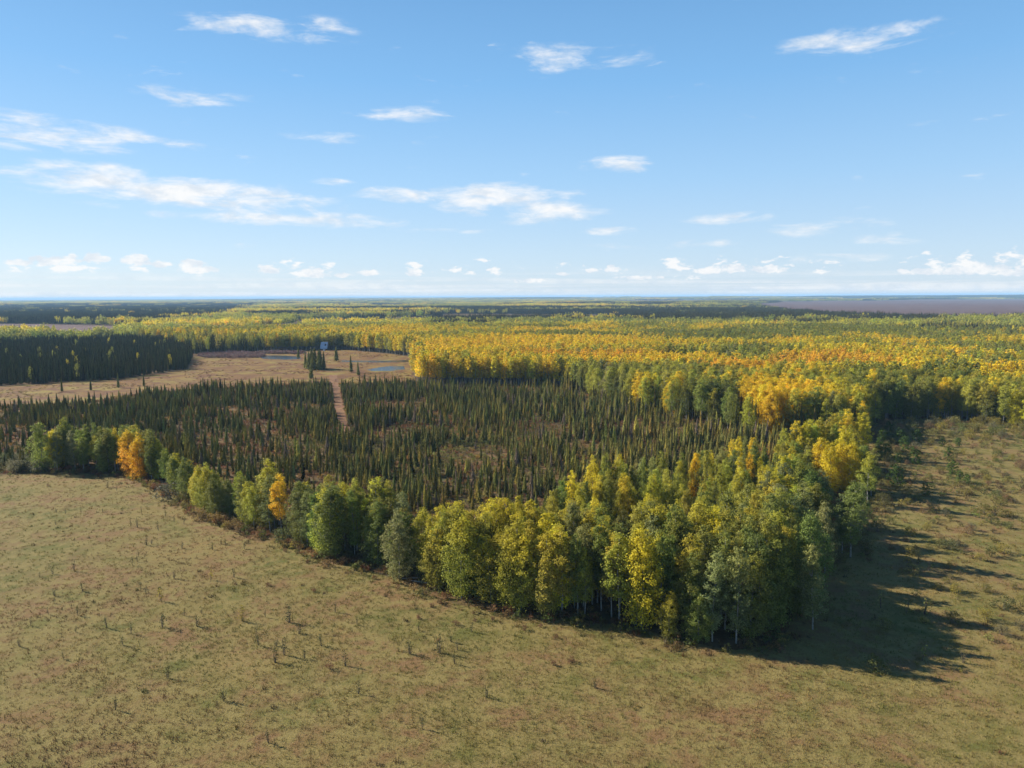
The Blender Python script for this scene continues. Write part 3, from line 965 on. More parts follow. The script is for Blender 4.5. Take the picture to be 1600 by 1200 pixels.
ZONES = [(-99, 165, 'the left end clump'),
         (165, 262, 'the clump around the orange aspens'),
         (262, 352, 'the low thin belt stretch'),
         (352, 440, 'the short yellowish belt stretch'),
         (440, 562, 'the tall green mid-belt clump'),
         (562, 655, 'the clump left of the gap'),
         (655, 760, "the rounded yellow clump's left half"),
         (760, 860, "the rounded yellow clump's right half"),
         (860, 950, 'the row of bare white trunks'),
         (950, 1035, 'the row left of the corner'),
         (1035, 1120, "the corner stand's left face"),
         (1120, 1216, 'the foremost stand corner'),
         (1216, 1268, 'the near clearing-side edge'),
         (1268, 1312, 'the middle clearing-side edge'),
         (1312, 1700, 'the far clearing-side edge')]


def third(x):
    lo, hi = next(((lo, hi) for lo, hi, z in ZONES if lo <= x < hi), (0, 165))
    lo, hi = max(lo, 0), min(hi, 1360)
    t_ = (x - lo) / (hi - lo)
    return 'left part of' if t_ < .34 else ('middle of' if t_ < .67 else 'right part of')


ORD = ['first', 'second', 'third', 'fourth', 'fifth', 'sixth', 'seventh', 'eighth', 'ninth', 'tenth', 'eleventh', 'twelfth', 'thirteenth', 'fourteenth',
       'fifteenth', 'sixteenth', 'seventeenth', 'eighteenth', 'nineteenth', 'twentieth']
kname = {0: 'green', 1: 'grey-green', 2: 'yellow-green', 3: 'yellow', 4: 'orange', 5: 'golden'}


def plant(name, loc, rz, sc, pair, tint, label, cat, group, names=('trunk', 'crown')):
    e = empty(name, loc, rz, sc)
    tag(e, label, cat, group)
    a = bpy.data.objects.new(names[0], pair[0]); b = bpy.data.objects.new(names[1], pair[1])
    for o in (a, b):
        COL.objects.link(o); o.parent = e
    b.color = tuple(float(c) for c in tint)
    return e


front = [i for i in ind if A_d[i] < 3.3 and not is_sp[i]]
front_set = set(front)
rank = {}
for lo, hi, zn in ZONES:
    mem = sorted([i for i in front if lo <= A_px[i, 0] < hi], key=lambda i: A_px[i, 0])
    for q, i in enumerate(mem):
        rank[i] = (q, zn)
tA = jit_tint(TARR[A_k], .14)
for i in ind:
    key = tuple(np.round(A[i], 3))
    zn = next((z for lo, hi, z in ZONES if lo <= A_px[i, 0] < hi), 'the stand')
    kn = kname[int(A_k[i])]
    if key in SPECIAL:
        lab, grp = SPECIAL[key], 'aspens of the front belt and stand'
    elif i in rank and rank[i][0] < 20:
        lab, grp = f'{kn} aspen, {ORD[rank[i][0]]} from left in front row of {rank[i][1]}', 'aspens of the front belt and stand'
    else:
        row = 'just behind front row' if A_d[i] < 6.5 else ('in third row' if A_d[i] < 9.5 else 'deep')
        lab, grp = f'{kn} aspen {row}, {third(A_px[i, 0])} {zn}', 'aspens of the front belt and stand'
    fam = AM_BUSHY if A_bushy[i] else AM_STAND
    s = A_h[i]; wd = s * rng.uniform(.9, 1.15) * A_slim[i]
    plant('aspen_tree', (A[i, 0], A[i, 1], 0), rng.uniform(0, 6.283), (wd, wd, s), fam[rng.integers(len(fam))],
          (*np.clip(tA[i], 0, 1), A_turn[i]), lab, 'tree', grp)
sA = A_h[rest][:, None] * np.column_stack([A_slim[rest], A_slim[rest], np.ones(len(rest))]) * rng.uniform(.95, 1.1, (len(rest), 1))
scatter('aspen_stand', A[rest], rng.uniform(0, 6.283, len(rest)), sA, np.column_stack([np.clip(tA[rest], 0, 1), A_turn[rest]]), P_ASPEN,
        'dense inner crowns of the green and yellow aspen stand', 'aspens', tilt=.02)

# ---- near spruces
p = jgrid(-420, 150, 110, 480, 1.62)
p = p[wedge(p)]
px = to_px(p)
ok = inside(p, SPRUCE_W) & ~inside(p, TRACK_W + 0) & ~inside(p, BOG_W)
dn = fbm(p[:, 0], p[:, 1], 30, 7); dn2 = fbm(p[:, 0], p[:, 1], 11, 8)
pr_ = .28 + .62 * smooth(dn, .30, .62) - .60 * smooth(dn2, .50, .68)
# open heath patches in the photograph
for (x, y, sx, sy, lo) in [(700, 705, 140, 55, .30), (740, 718, 60, 15, .03), (640, 676, 75, 11, .10), (590, 705, 40, 10, .2), (450, 700, 60, 14, .3), (820, 740, 50, 14, .2), (700, 730, 40, 10, .15), (975, 672, 30, 10, .05), (60, 690, 110, 22, .25), (330, 700, 30, 22, .22),
                           (360, 640, 20, 5, .1), (160, 622, 60, 8, .08), (690, 690, 60, 10, .45)]:
    pr_ = np.where(((px[:, 0] - x) / sx) ** 2 + ((px[:, 1] - y) / sy) ** 2 < 1 + dn2 - .5, lo, pr_)
instand = inside(p, STAND_W)
pr_ = np.where(instand, np.where((px[:, 1] < np.interp(px[:, 0], [650, 850, 1000, 1100, 1180, 1250], [880, 900, 915, 905, 860, 780])) & (px[:, 0] < 1250), .42, .0), pr_)
pr_ = np.where(inside(p, STRIP_W), .05, pr_)
pr_ = np.where(edge_dist(p) < 5, 0, pr_)
trk = edge_dist(p, W([(520.5, 586), (538.5, 681)]))
pr_ = np.where(trk < 2.2, 0, pr_)
ok &= rng.random(len(p)) < pr_
S = p[ok]; S_px = px[ok]
nS = len(S)
S_h = (.20 + .52 * rng.random(nS) ** 1.7) * (.82 + .4 * fbm(S[:, 0], S[:, 1], 25, 12))
S_h = np.where((S_px[:, 0] > 850) & (S_px[:, 1] < 700), S_h * 1.25, S_h)
S_t = jit_tint(np.tile(SPR, (nS, 1)), .30)
olive = fbm(S[:, 0], S[:, 1], 18, 14)[:, None] + rng.normal(size=(nS, 1)) * .12
S_t = S_t * (1 + smooth(olive, .45, .8) * np.array([.75, .45, .1]))
S_t = np.where(rng.random((nS, 1)) < .05, np.array([[.17, .125, .085]]), S_t)
vis = (S_px[:, 0] > -10) & (S_px[:, 0] < 1610)
sc_ = np.hypot(*S.T) + np.where(vis, 0, 1e4) - 40 * (S_h - .9) + np.where(inside(S, STAND_W), 25, 0)
order = np.argsort(sc_); sind, srest = order[:300], order[300:]
for i in sind:
    x, y = S_px[i]
    size = 'tall' if S_h[i] > .50 else ('short' if S_h[i] < .36 else 'medium')
    if inside(S[i:i + 1], STAND_W)[0]:
        where = 'rising among aspens'
        where += f', {third(x)} {next((z for lo, hi, z in ZONES if lo <= x < hi), ZONES[0][2])}'
    else:
        zn = next((z for lo, hi, z in ZONES if lo <= x < hi), ZONES[0][2])
        dep = 'close' if y > np.interp(x, [0, 262, 500, 650, 900], [715, 742, 812, 858, 868]) else 'further'
        where = f'{dep} behind {third(x)} {zn}'
    fam = SM
    s = S_h[i]; wd = s * rng.uniform(1.15, 1.6)
    plant('spruce_tree', (S[i, 0], S[i, 1], 0), rng.uniform(0, 6.283), (wd, wd, s), fam[rng.integers(len(fam))],
          (*np.clip(S_t[i], 0, 1), 0.0), f'{size} {"stout" if wd / s > 1.4 else "slim"} {"dark" if S_t[i].sum() < np.median(S_t.sum(1)) else "olive"} spruce {where}', 'tree', 'dark spruces nearest the meadow')
ws = rng.uniform(1.1, 2.1, len(srest))
scl = np.column_stack([S_h[srest] * ws, S_h[srest] * ws, S_h[srest]])
scatter('spruce_bog_forest', S[srest], rng.uniform(0, 6.283, len(srest)), scl, np.column_stack([np.clip(S_t[srest], 0, 1), np.zeros(len(srest))]), P_SPRUCE,
        'thousands of thin dark spruces filling the middle of the land', 'spruces', tilt=.045)

# low brush under the spruces, along edges and in the bog
p = jgrid(-420, 160, 110, 480, 1.55); p = p[wedge(p)]
ok = inside(p, SPRUCE_W) & (edge_dist(p, W([(520.5, 586), (538.5, 681)])) > 2.0) & (rng.random(len(p)) < .75)
p = p[ok]
v = fbm(p[:, 0], p[:, 1], 13, 17)[:, None]
bt = np.where(v < .42, np.array([[.18, .080, .030]]), np.where(v < .56, np.array([[.24, .140, .036]]), np.array([[.16, .140, .034]])))
pxu = to_px(p)
cen = np.exp(-((pxu[:, 0] - 700) / 150) ** 2 - ((pxu[:, 1] - 700) / 50) ** 2)
s = rng.uniform(.45, 1.15, len(p)) * (1 + .7 * cen * rng.random(len(p)))
bt = np.where((rng.random(len(p)) < .5 * cen)[:, None], np.array([[.17, .165, .04]]), bt)
scatter('undergrowth', p, rng.uniform(0, 6.283, len(p)), np.column_stack([s, s, s]), np.column_stack([jit_tint(bt, .22).clip(0, 1), np.zeros(len(p))]), P_BRUSH,
        'low rusty brown shrubs growing between the spruces', 'undergrowth')

# ---- middle and far forest
p = jgrid(-760, 1000, 180, 960, 2.8)
p = p[wedge(p)]
p2 = p
px = to_px(p)
dist = np.hypot(*p.T)
blocked = inside(p, MEADOW_W) | inside(p, BOG_W) | inside(p, SPRUCE_W) | inside(p, LEFTFIELD_W) | inside(p, FARSPRUCE_W)
spn = fbm(p[:, 0], p[:, 1], 90, 31) + rng.normal(size=len(p)) * .03
fringe = edge_dist(p, W(SP_TOP[8:])) 
spruce_m = (spn < .27) | ((fringe < 14) & (px[:, 0] > 880) & (rng.random(len(p)) < .45) & (px[:, 0] < 1340)) \
    | ((px[:, 0] < 420) & (px[:, 1] > 533) & (rng.random(len(p)) < .55))
spruce_m |= in_dark(px) & (rng.random(len(p)) < .75)
spruce_m &= ~((px[:, 0] > 640) & (px[:, 0] < 880) & (px[:, 1] > 545))
ok = ~blocked & (rng.random(len(p)) < .84) & (dist < 950)
fa = ok & ~spruce_m
q, qx = p[fa], px[fa]
k = forest_kind(q, qx)
sh = rng.uniform(.82, 1.18, len(q)) * (.9 + .3 * fbm(q[:, 0], q[:, 1], 60, 33)); wd = sh * rng.uniform(.95, 1.25, len(q))
tt = np.column_stack([jit_tint(TARR[k], .16).clip(0, 1), np.where(k < 3, rng.random(len(q)) * .45, .3)])
nearm = np.hypot(*q.T) < 380
scatter('aspen_forest', q[nearm], rng.uniform(0, 6.283, nearm.sum()), np.column_stack([wd, wd, sh])[nearm], tt[nearm], P_ASPEN,
        'green and yellow aspens lining the far side of the clearing', 'aspens', tilt=.02)
scatter('golden_aspen_forest', q[~nearm], rng.uniform(0, 6.283, (~nearm).sum()), np.column_stack([wd, wd, sh])[~nearm], tt[~nearm], P_ASPEN_MID,
        'broad golden and green aspen forest beyond the spruces', 'aspens', tilt=.02)
fs = ok & spruce_m
q = p[fs]
sh = rng.uniform(.9, 1.55, len(q)); wd = sh * rng.uniform(.9, 1.2, len(q))
scatter('mixed_conifers', q, rng.uniform(0, 6.283, len(q)), np.column_stack([wd, wd, sh]), np.column_stack([jit_tint(np.tile(SPR * .52, (len(q), 1)), .2).clip(0, 1), np.zeros(len(q))]),
        P_SPRUCE_MID, 'dark conifers scattered through the golden aspen forest', 'conifers', tilt=.02)
# dark spruce block on the far left
p = jgrid(-760, -150, 380, 960, 2.5); p = p[wedge(p)]
ok = inside(p, FARSPRUCE_W) & (rng.random(len(p)) < .35 + .8 * smooth(fbm(p[:, 0], p[:, 1], 40, 41), .3, .5))
q = p[ok]; sh = rng.uniform(.75, 1.3, len(q)); wd = sh * rng.uniform(.95, 1.3, len(q))
scatter('far_spruce_block', q, rng.uniform(0, 6.283, len(q)), np.column_stack([wd, wd, sh]), np.column_stack([jit_tint(np.tile(SPR * .42, (len(q), 1)), .22).clip(0, 1), np.zeros(len(q))]),
        P_SPRUCE_MID, 'dark block of spruces beyond the tan bog on the left', 'spruces', tilt=.02)
p = jgrid(-760, -150, 380, 960, 16); p = p[wedge(p)]
q = p[inside(p, FARSPRUCE_W) & (rng.random(len(p)) < .13)]
k = rng.choice([2, 3], len(q)); s = rng.uniform(.6, .85, len(q))
scatter('scattered_yellow_aspens', q, rng.uniform(0, 6, len(q)), np.column_stack([s, s, s]), np.column_stack([TARR[k], np.zeros(len(q))]), P_ASPEN_MID,
        'few yellow aspens dotted in the dark spruce block', 'aspens')


def far_cover(r0, r1, step, scale_a, scale_s, PA, PS, tag_):
    ys = np.arange(r0 * .75, r1, step)
    X, Y = np.meshgrid(np.arange(-r1 * .86, r1 * .80, step), ys)
    p = np.column_stack([X.ravel(), Y.ravel()]) + rng.uniform(-.5, .5, (X.size, 2)) * step
    p = p[wedge(p, pad=60)]
    d = np.hypot(*p.T); p = p[(d >= r0) & (d < r1)]
    px = to_px(p)
    bl = inside(p, LEFTFIELD_W) | inside(p, RIGHTFIELD_W)
    for f_ in FARFIELDS_W: bl |= inside(p, f_)
    open_ = fbm(p[:, 0], p[:, 1], 700, 51) > (.64 if r1 > 4000 else .68)
    p, px = p[~(bl | open_)], px[~(bl | open_)]
    v = fbm(p[:, 0] / 2.4, p[:, 1], 380, 53) * .75 + fbm(p[:, 0] / 1.5, p[:, 1], 130, 54) * .25 + rng.normal(size=len(p)) * .02
    spr = v < .475
    spr |= (px[:, 0] < 400 - (px[:, 1] - 478) * 3) & (px[:, 1] > 477) & (px[:, 1] < 500) & (rng.random(len(p)) < .93)
    spr |= in_dark(px)
    spr |= (px[:, 0] > 1230) & (px[:, 1] < 467)
    q, qx = p[~spr], px[~spr]
    c = fbm(q[:, 0] / 2.0, q[:, 1], 230, 57) + rng.normal(size=len(q)) * .06
    right = smooth(qx[:, 0], 900, 1300) * .10
    k = np.where(c - 0 < .36 + right, 0, np.where(c < .58 + right, 2, 3)); k = np.where((k == 3) & (rng.random(len(q)) < .3), 5, k)
    s = scale_a * rng.uniform(.85, 1.2, len(q))
    scatter('distant_aspen_woods', q, rng.uniform(0, 6.283, len(q)), np.column_stack([s, s, s * rng.uniform(.75, 1.15, len(q))]),
            np.column_stack([jit_tint(TARR[k], .13).clip(0, 1), np.full(len(q), .25)]), PA, f'yellow and green aspen woods {tag_}', 'woods')
    q = p[spr]; s = scale_s * rng.uniform(.85, 1.2, len(q))
    scatter('distant_spruce_woods', q, rng.uniform(0, 6.283, len(q)), np.column_stack([s, s, s * rng.uniform(.8, 1.2, len(q))]),
            np.column_stack([jit_tint(np.tile(SPR * .38, (len(q), 1)), .15).clip(0, 1), np.zeros(len(q))]), PS, f'dark spruce woods {tag_}', 'woods')


far_cover(950, 3200, 13.5, 1.0, 1.0, P_C2A, P_C2S, 'in the middle distance behind the golden forest')
far_cover(3200, 12500, 43, 1.05, 1.05, P_C3A, P_C3S, 'stretching far off towards the blue horizon')

# ---- bog: tussocks, scattered spruces, the clump by the pond
p = jgrid(-560, 20, 360, 720, 3.0); p = p[wedge(p)]
ok = inside(p, BOG_W) & (edge_dist(p, np.vstack([POND_A_W, POND_A_W[:1]])) > 7) & (edge_dist(p, np.vstack([POND_B_W, POND_B_W[:1]])) > 6) & ~inside(p, POND_A_W) & ~inside(p, POND_B_W) & ~inside(p, STREAM_W) & ~inside(p, FARSPRUCE_W)
q = p[ok & (rng.random(len(p)) < .62 * smooth(fbm(p[:, 0], p[:, 1], 22, 63), .42, .66))]
v = fbm(q[:, 0], q[:, 1], 26, 61)[:, None]
bt = np.where(v < .42, np.array([[.14, .072, .028]]), np.where(v < .56, np.array([[.21, .120, .032]]), np.array([[.22, .165, .038]])))
s = rng.uniform(.5, 1.1, len(q))
scatter('bog_tussocks', q, rng.uniform(0, 6.283, len(q)), np.column_stack([s * 1.5, s * 1.5, s * .55]), np.column_stack([jit_tint(bt, .15).clip(0, 1), np.zeros(len(q))]), P_BRUSH,
        'tan sedge tussocks and low shrubs covering the bog', 'sedge')
# leafless purple-grey willows round the left pond
c0 = to_world(360, 556)
q = jgrid(c0[0] - 70, c0[0] + 75, c0[1] - 22, c0[1] + 40, 2.6)
qp = to_px(q)
q = q[(((qp[:, 0] - 362) / 52) ** 2 + ((qp[:, 1] - 556) / 5) ** 2 < 1) | (((qp[:, 0] - 440) / 40) ** 2 + ((qp[:, 1] - 551.8) / 1.6) ** 2 < 1)]
s = rng.uniform(1.6, 2.8, len(q))
scatter('willow_thicket', q, rng.uniform(0, 6.283, len(q)), np.column_stack([s, s, s]), np.column_stack([jit_tint(np.tile([.15, .095, .085], (len(q), 1)), .15), np.zeros(len(q))]), P_BRUSH,
        'greyish purple thicket beside the left pond', 'shrubs')

BOGSPRUCE = []
for k_, (x, y, h) in enumerate([(478, 576, 1.30), (482, 578, 1.48), (486, 575, 1.62), (490, 577, 1.50), (494, 576, 1.66), (498, 578, 1.52), (502, 576, 1.58), (506, 577, 1.40)]):
    BOGSPRUCE.append((x, y, h, f'{ORD[k_]} spruce from the left in the tight clump beside the left pond', 'spruce clump by the left pond', 1.25))
BOGSPRUCE += [(525.5, 564, 1.35, 'lone dark spruce on the tan bog right of the cabin', 'spruces standing in the bog', 1.5),
              (549, 582, 1.30, 'single tall spruce near the track head by the bog stream', 'spruces standing in the bog', 1.0),
              (560, 587, 1.05, 'short spruce right of the tall one near the track head', 'spruces standing in the bog', 1.0),
              (466, 560, 1.25, 'dark bare-looking spruce at the right end of the left pond', 'spruces standing in the bog', .9),
              (486, 592, 1.35, 'tall spruce poking above the stand left of the track', 'spruces standing in the bog', 1.1),
              (225, 604, .85, 'small lone spruce left on the tan bog near its lower edge', 'spruces standing in the bog', 1.0),
              (185, 606, .95, 'small spruce on the left part of the tan bog', 'spruces standing in the bog', 1.0),
              (142, 610, .80, 'lower left small spruce on the tan bog', 'spruces standing in the bog', 1.0),
              (97, 612, .85, 'leftmost small spruce on the tan bog', 'spruces standing in the bog', 1.0)]
for (x, y, h, lab, grp, wdt) in BOGSPRUCE:
    q = to_world(x, y)
    plant('spruce_tree', (q[0], q[1], 0), rng.uniform(0, 6), (h * wdt * 1.6, h * wdt * 1.6, h), SM[rng.integers(6)], (*(SPR * rng.uniform(.8, 1.7)), 0), lab, 'tree', grp)

# ---- meadow grass
p = jgrid(-190, 130, 48, 260, .60); p = p[wedge(p, pad=8)]
d = np.hypot(*p.T)
ok = inside(p, MEADOW_W) & (rng.random(len(p)) < np.clip(1.25 - d / 170, .22, 1))
q = p[ok]
v = .80 * fbm(q[:, 0], q[:, 1], 34, 71) + .20 * fbm(q[:, 0], q[:, 1], 7, 72)
v = np.clip((v - .49) * 2.4 + .5 + rng.normal(size=len(q)) * .10, 0, 1)
TONES = np.array([[.104, .108, .024], [.140, .126, .030], [.182, .144, .040], [.205, .148, .047], [.165, .104, .040], [.132, .076, .034]])
bt = np.column_stack([np.interp(v, [0, .25, .45, .65, .85, 1], TONES[:, c_]) for c_ in range(3)])
s = rng.uniform(.55, 1.2, len(q)) * (.7 + .6 * fbm(q[:, 0], q[:, 1], 6, 74))
scatter('meadow_grass', q, rng.uniform(0, 6.283, len(q)), np.column_stack([s * 1.3, s * 1.3, s]), np.column_stack([jit_tint(bt, .14).clip(0, 1), np.zeros(len(q))]), P_TUFT,
        'short dry grass tufts over the whole meadow', 'grass')
# rusty weeds, thicker along the tree edge
p = jgrid(-190, 150, 48, 300, 1.7); p = p[wedge(p, pad=8)]
de = edge_dist(p)
rough = fbm(p[:, 0], p[:, 1], 17, 77)
ok = inside(p, MEADOW_W) & (rng.random(len(p)) < .010 + .45 * smooth(-de, -8, -1) + .28 * smooth(rough, .56, .78))
q = p[ok]
bt = np.array([[.11, .065, .030], [.085, .08, .026], [.18, .115, .045], [.065, .045, .026]])[rng.integers(0, 4, len(q))]
s = rng.uniform(.35, 1.2, len(q)) ** 1.3
scatter('rusty_weeds', q, rng.uniform(0, 6.283, len(q)), np.column_stack([s * 1.4, s * 1.4, s]), np.column_stack([jit_tint(bt, .2).clip(0, 1), np.zeros(len(q))]), P_WEED,
        'rusty brown weeds scattered thinly through the meadow grass', 'weeds')


# brush and young growth where the trees meet the grass
p = jgrid(-260, 130, 85, 300, 1.0); de = edge_dist(p); qp = to_px(p)
ok = (de < 3.6) & (qp[:, 0] > -60) & (rng.random(len(p)) < .55 * smooth(-de, -3.6, -.4) * (.35 + 1.1 * smooth(fbm(p[:, 0], p[:, 1], 8, 91), .4, .62)))
q = p[ok]
bt = np.array([[.17, .085, .035], [.22, .16, .04], [.14, .14, .035], [.20, .12, .05], [.12, .13, .03]])[rng.integers(0, 5, len(q))]
s = rng.uniform(.45, 1.5, len(q))
scatter('edge_brush', q, rng.uniform(0, 6.283, len(q)), np.column_stack([s, s, s * 1.1]), np.column_stack([jit_tint(bt, .2).clip(0, 1), np.zeros(len(q))]), P_BRUSH,
        'rusty and olive brush along the foot of the trees', 'brush')
# low scrub on the far part of the right clearing and along the stand
p = jgrid(20, 330, 90, 330, 1.6); p = p[wedge(p, pad=8)]
qp = to_px(p); de = edge_dist(p)
sn = fbm(p[:, 0], p[:, 1], 15, 81)
ok = inside(p, MEADOW_W) & (qp[:, 0] > 1225) & (rng.random(len(p)) < .50 * smooth(-qp[:, 1], -900, -690) * smooth(sn, .40, .62) + .30 * smooth(-de, -14, -2) * (qp[:, 1] < 900) + .02)
q = p[ok]
bt = np.array([[.18, .11, .048], [.24, .19, .05], [.16, .165, .045], [.15, .11, .045], [.21, .195, .05]])[rng.integers(0, 5, len(q))]
s = rng.uniform(.4, 1.35, len(q))
scatter('low_scrub', q, rng.uniform(0, 6.283, len(q)), np.column_stack([s, s, s]), np.column_stack([jit_tint(bt, .2).clip(0, 1), np.zeros(len(q))]), P_BRUSH,
        'low rusty and olive scrub over the far part of the right clearing', 'scrub')


# ---- saplings and shrubs, each one a thing
def place_word(x, y):
    if x < 1215:
        if y < 800: r_ = 'top of the left meadow'
        elif y < 850: r_ = 'upper middle of the left meadow'
        elif y < 900: r_ = 'middle of the left meadow'
        elif y < 960: r_ = 'lower middle of the left meadow'
        else: r_ = 'near part of the left meadow'
        c_ = 'far left' if x < 100 else ('left side' if x < 210 else ('centre left' if x < 300 else ('centre' if x < 450 else ('centre right' if x < 700 else 'right side'))))
    else:
        r_ = ('far end' if y < 685 else ('far part' if y < 720 else ('far middle' if y < 770 else ('middle' if y < 850 else ('near middle' if y < 930 else 'near part'))))) + ' of the right clearing'
        c_ = 'shaded side' if x < 1400 else ('centre left' if x < 1455 else ('centre' if x < 1510 else ('centre right' if x < 1560 else 'right side')))
    return r_, c_


def woody(x, y, kind, tint, sc, lab, grp, turn=0.0):
    q = to_world(x, y)
    fam, nm, cat = {'shrub': (HM, 'shrub', 'shrub'), 'sapling': (GM, 'sapling', 'sapling'), 'conifer': (PM, 'young_pine', 'tree'), 'aspen': (AM_BUSHY, 'young_aspen', 'tree')}[kind]
    nmz = ('stems', 'foliage') if kind in ('shrub', 'sapling') else ('trunk', 'crown')
    if kind == 'conifer': sc = sc * 2.3
    w_ = sc * rng.uniform(.85, 1.2)
    plant(nm, (q[0], q[1], .02), rng.uniform(0, 6.283), (w_, w_, sc), fam[rng.integers(len(fam))], (*np.clip(np.array(tint) * 1.0 * rng.uniform(.82, 1.2), 0, 1), turn), lab, cat, grp, nmz)


# saplings seen singly in the left meadow: (x, y, size)
LEFT_SAP = [(168, 762, 1.3), (182, 767, .8), (88, 801, .7), (103, 803, .9), (127, 802, .9), (87, 820, .9), (160, 800, .6), (190, 782, .6), (222, 803, 1.1), (235, 773, .9),
            (205, 822, 1.1), (215, 824, 1.5), (248, 829, 1.2), (259, 807, 1.2), (272, 815, .9), (287, 819, 1.1), (229, 852, 1.1), (237, 850, .7), (284, 857, 1.0), (332, 859, .9),
            (345, 850, .8), (353, 851, 1.1), (381, 858, .9), (216, 870, .9), (206, 884, 1.1), (215, 878, .8), (83, 897, 1.1), (62, 902, .8), (116, 893, 1.4), (130, 924, 1.2),
            (85, 931, .9), (84, 943, .7), (122, 962, 1.2), (76, 960, .7), (48, 978, .9), (168, 981, 1.3), (253, 980, 1.7), (204, 991, 1.1), (118, 988, .8), (252, 939, 1.6),
            (308, 979, 1.3), (287, 962, .8), (315, 959, .6), (329, 907, 1.4), (366, 902, 1.3), (272, 904, 1.1), (219, 919, .9), (228, 927, .8), (379, 971, 1.6), (193, 1008, 1.2),
            (452, 973, 1.8), (468, 990, 1.3), (523, 957, 1.2), (558, 977, .9), (414, 965, .9), (432, 1010, .9), (444, 1023, 1.6), (430, 1036, 1.5), (503, 1009, 1.2), (475, 1030, 1.0),
            (401, 990, .8), (404, 1008, 1.3), (640, 1022, 1.3), (686, 1020, 1.7), (715, 1016, 1.0), (705, 1003, .9), (711, 1037, 1.0), (655, 985, .7), (540, 1041, 1.3), (737, 988, .9),
            (30, 1010, .9), (100, 1030, .8), (262, 1060, 1.2), (350, 1095, 1.3), (560, 1085, 1.1), (180, 1110, 1.2), (760, 1090, 1.0), (930, 1075, .9), (660, 1140, 1.2), (420, 1160, 1.1)]
cnt = {}
for (x, y, s) in LEFT_SAP:
    r_, c_ = place_word(x, y)
    big = 'tall' if s >= 1.3 else ('small' if s < .9 else 'medium')
    yel = (x, y) in ((379, 971), (252, 939), (329, 907))
    lab = f'{big} thin {"yellowish" if yel else "dark"} sapling, {r_}, {c_}'
    woody(x, y, 'sapling', (.34, .27, .04) if yel else (.075, .078, .028), 1.12 * s, lab, 'saplings in the left meadow')
# reddish low shrubs along the front of the trees
for (x, y, s) in [(607, 917, .55), (622, 920, .7), (675, 948, .6), (690, 943, .5), (655, 967, .65), (712, 977, .7), (742, 971, .45), (740, 960, .5), (820, 985, .75), (868, 998, .6),
                  (893, 1035, .7), (865, 1040, .6), (515, 1046, .8), (420, 916, .6), (490, 925, .6), (75, 760, .6), (130, 747, .7), (198, 757, .6), (255, 776, .6), (300, 806, .7),
                  (390, 843, .7), (445, 862, .7), (545, 893, .6), (585, 905, .6), (480, 880, .6), (770, 970, .6), (845, 980, .5)]:
    r_, c_ = place_word(x, y)
    woody(x, y, 'shrub', (.17, .085, .045), s * .62, f'{"larger" if s > .62 else "tiny"} rusty shrub {"by trees" if edge_dist(to_world(x, y)[None])[0] < 5 else "on grass"}, {r_}, {c_}', 'rusty shrubs before the tree line')
# grey willows at the far left and along the belt
for i_ in range(34):
    x = rng.uniform(-5, 74); y = rng.uniform(722, 739)
    s_ = rng.uniform(1.0, 2.0)
    woody(x, y, 'shrub', (.17, .155, .08) if i_ % 3 else (.12, .13, .05), s_,
          f'{"large" if s_ > 1.6 else ("small" if s_ < 1.25 else "medium")} {"grey" if i_ % 3 else "green"} willow at far left edge, {"back" if y < 728 else ("middle" if y < 734 else "front")} of thicket, {"left" if x < 24 else ("centre" if x < 50 else "right")}', 'willow thicket at the left')
for (x, y, s, c, lab) in [(268, 779, 2.4, (.12, .115, .075), 'round grey bush at the bend of the left belt'),
                          (283, 786, 1.7, (.20, .17, .05), 'yellowish bush right of the round grey bush at the bend'),
                          (312, 812, 1.5, (.24, .17, .06), 'tan bush at the foot of the low thin belt stretch'),
                          (338, 818, 1.6, (.26, .17, .05), 'orange-tan bush right of the tan bush under the belt'),
                          (362, 826, 1.4, (.22, .15, .05), 'brownish bush under the short yellowish belt stretch'),
                          (440, 850, 1.8, (.10, .11, .035), 'dark green bush left of the tall green clump')]:
    woody(x, y, 'shrub', c, s, lab, 'bushes along the left belt')

# right clearing
RS = []
placed = []


def try_spot(x, y, mind):
    q = to_world(x, y)
    for e in placed:
        if (e[0] - q[0]) ** 2 + (e[1] - q[1]) ** 2 < mind ** 2: return False
    placed.append(q); return True


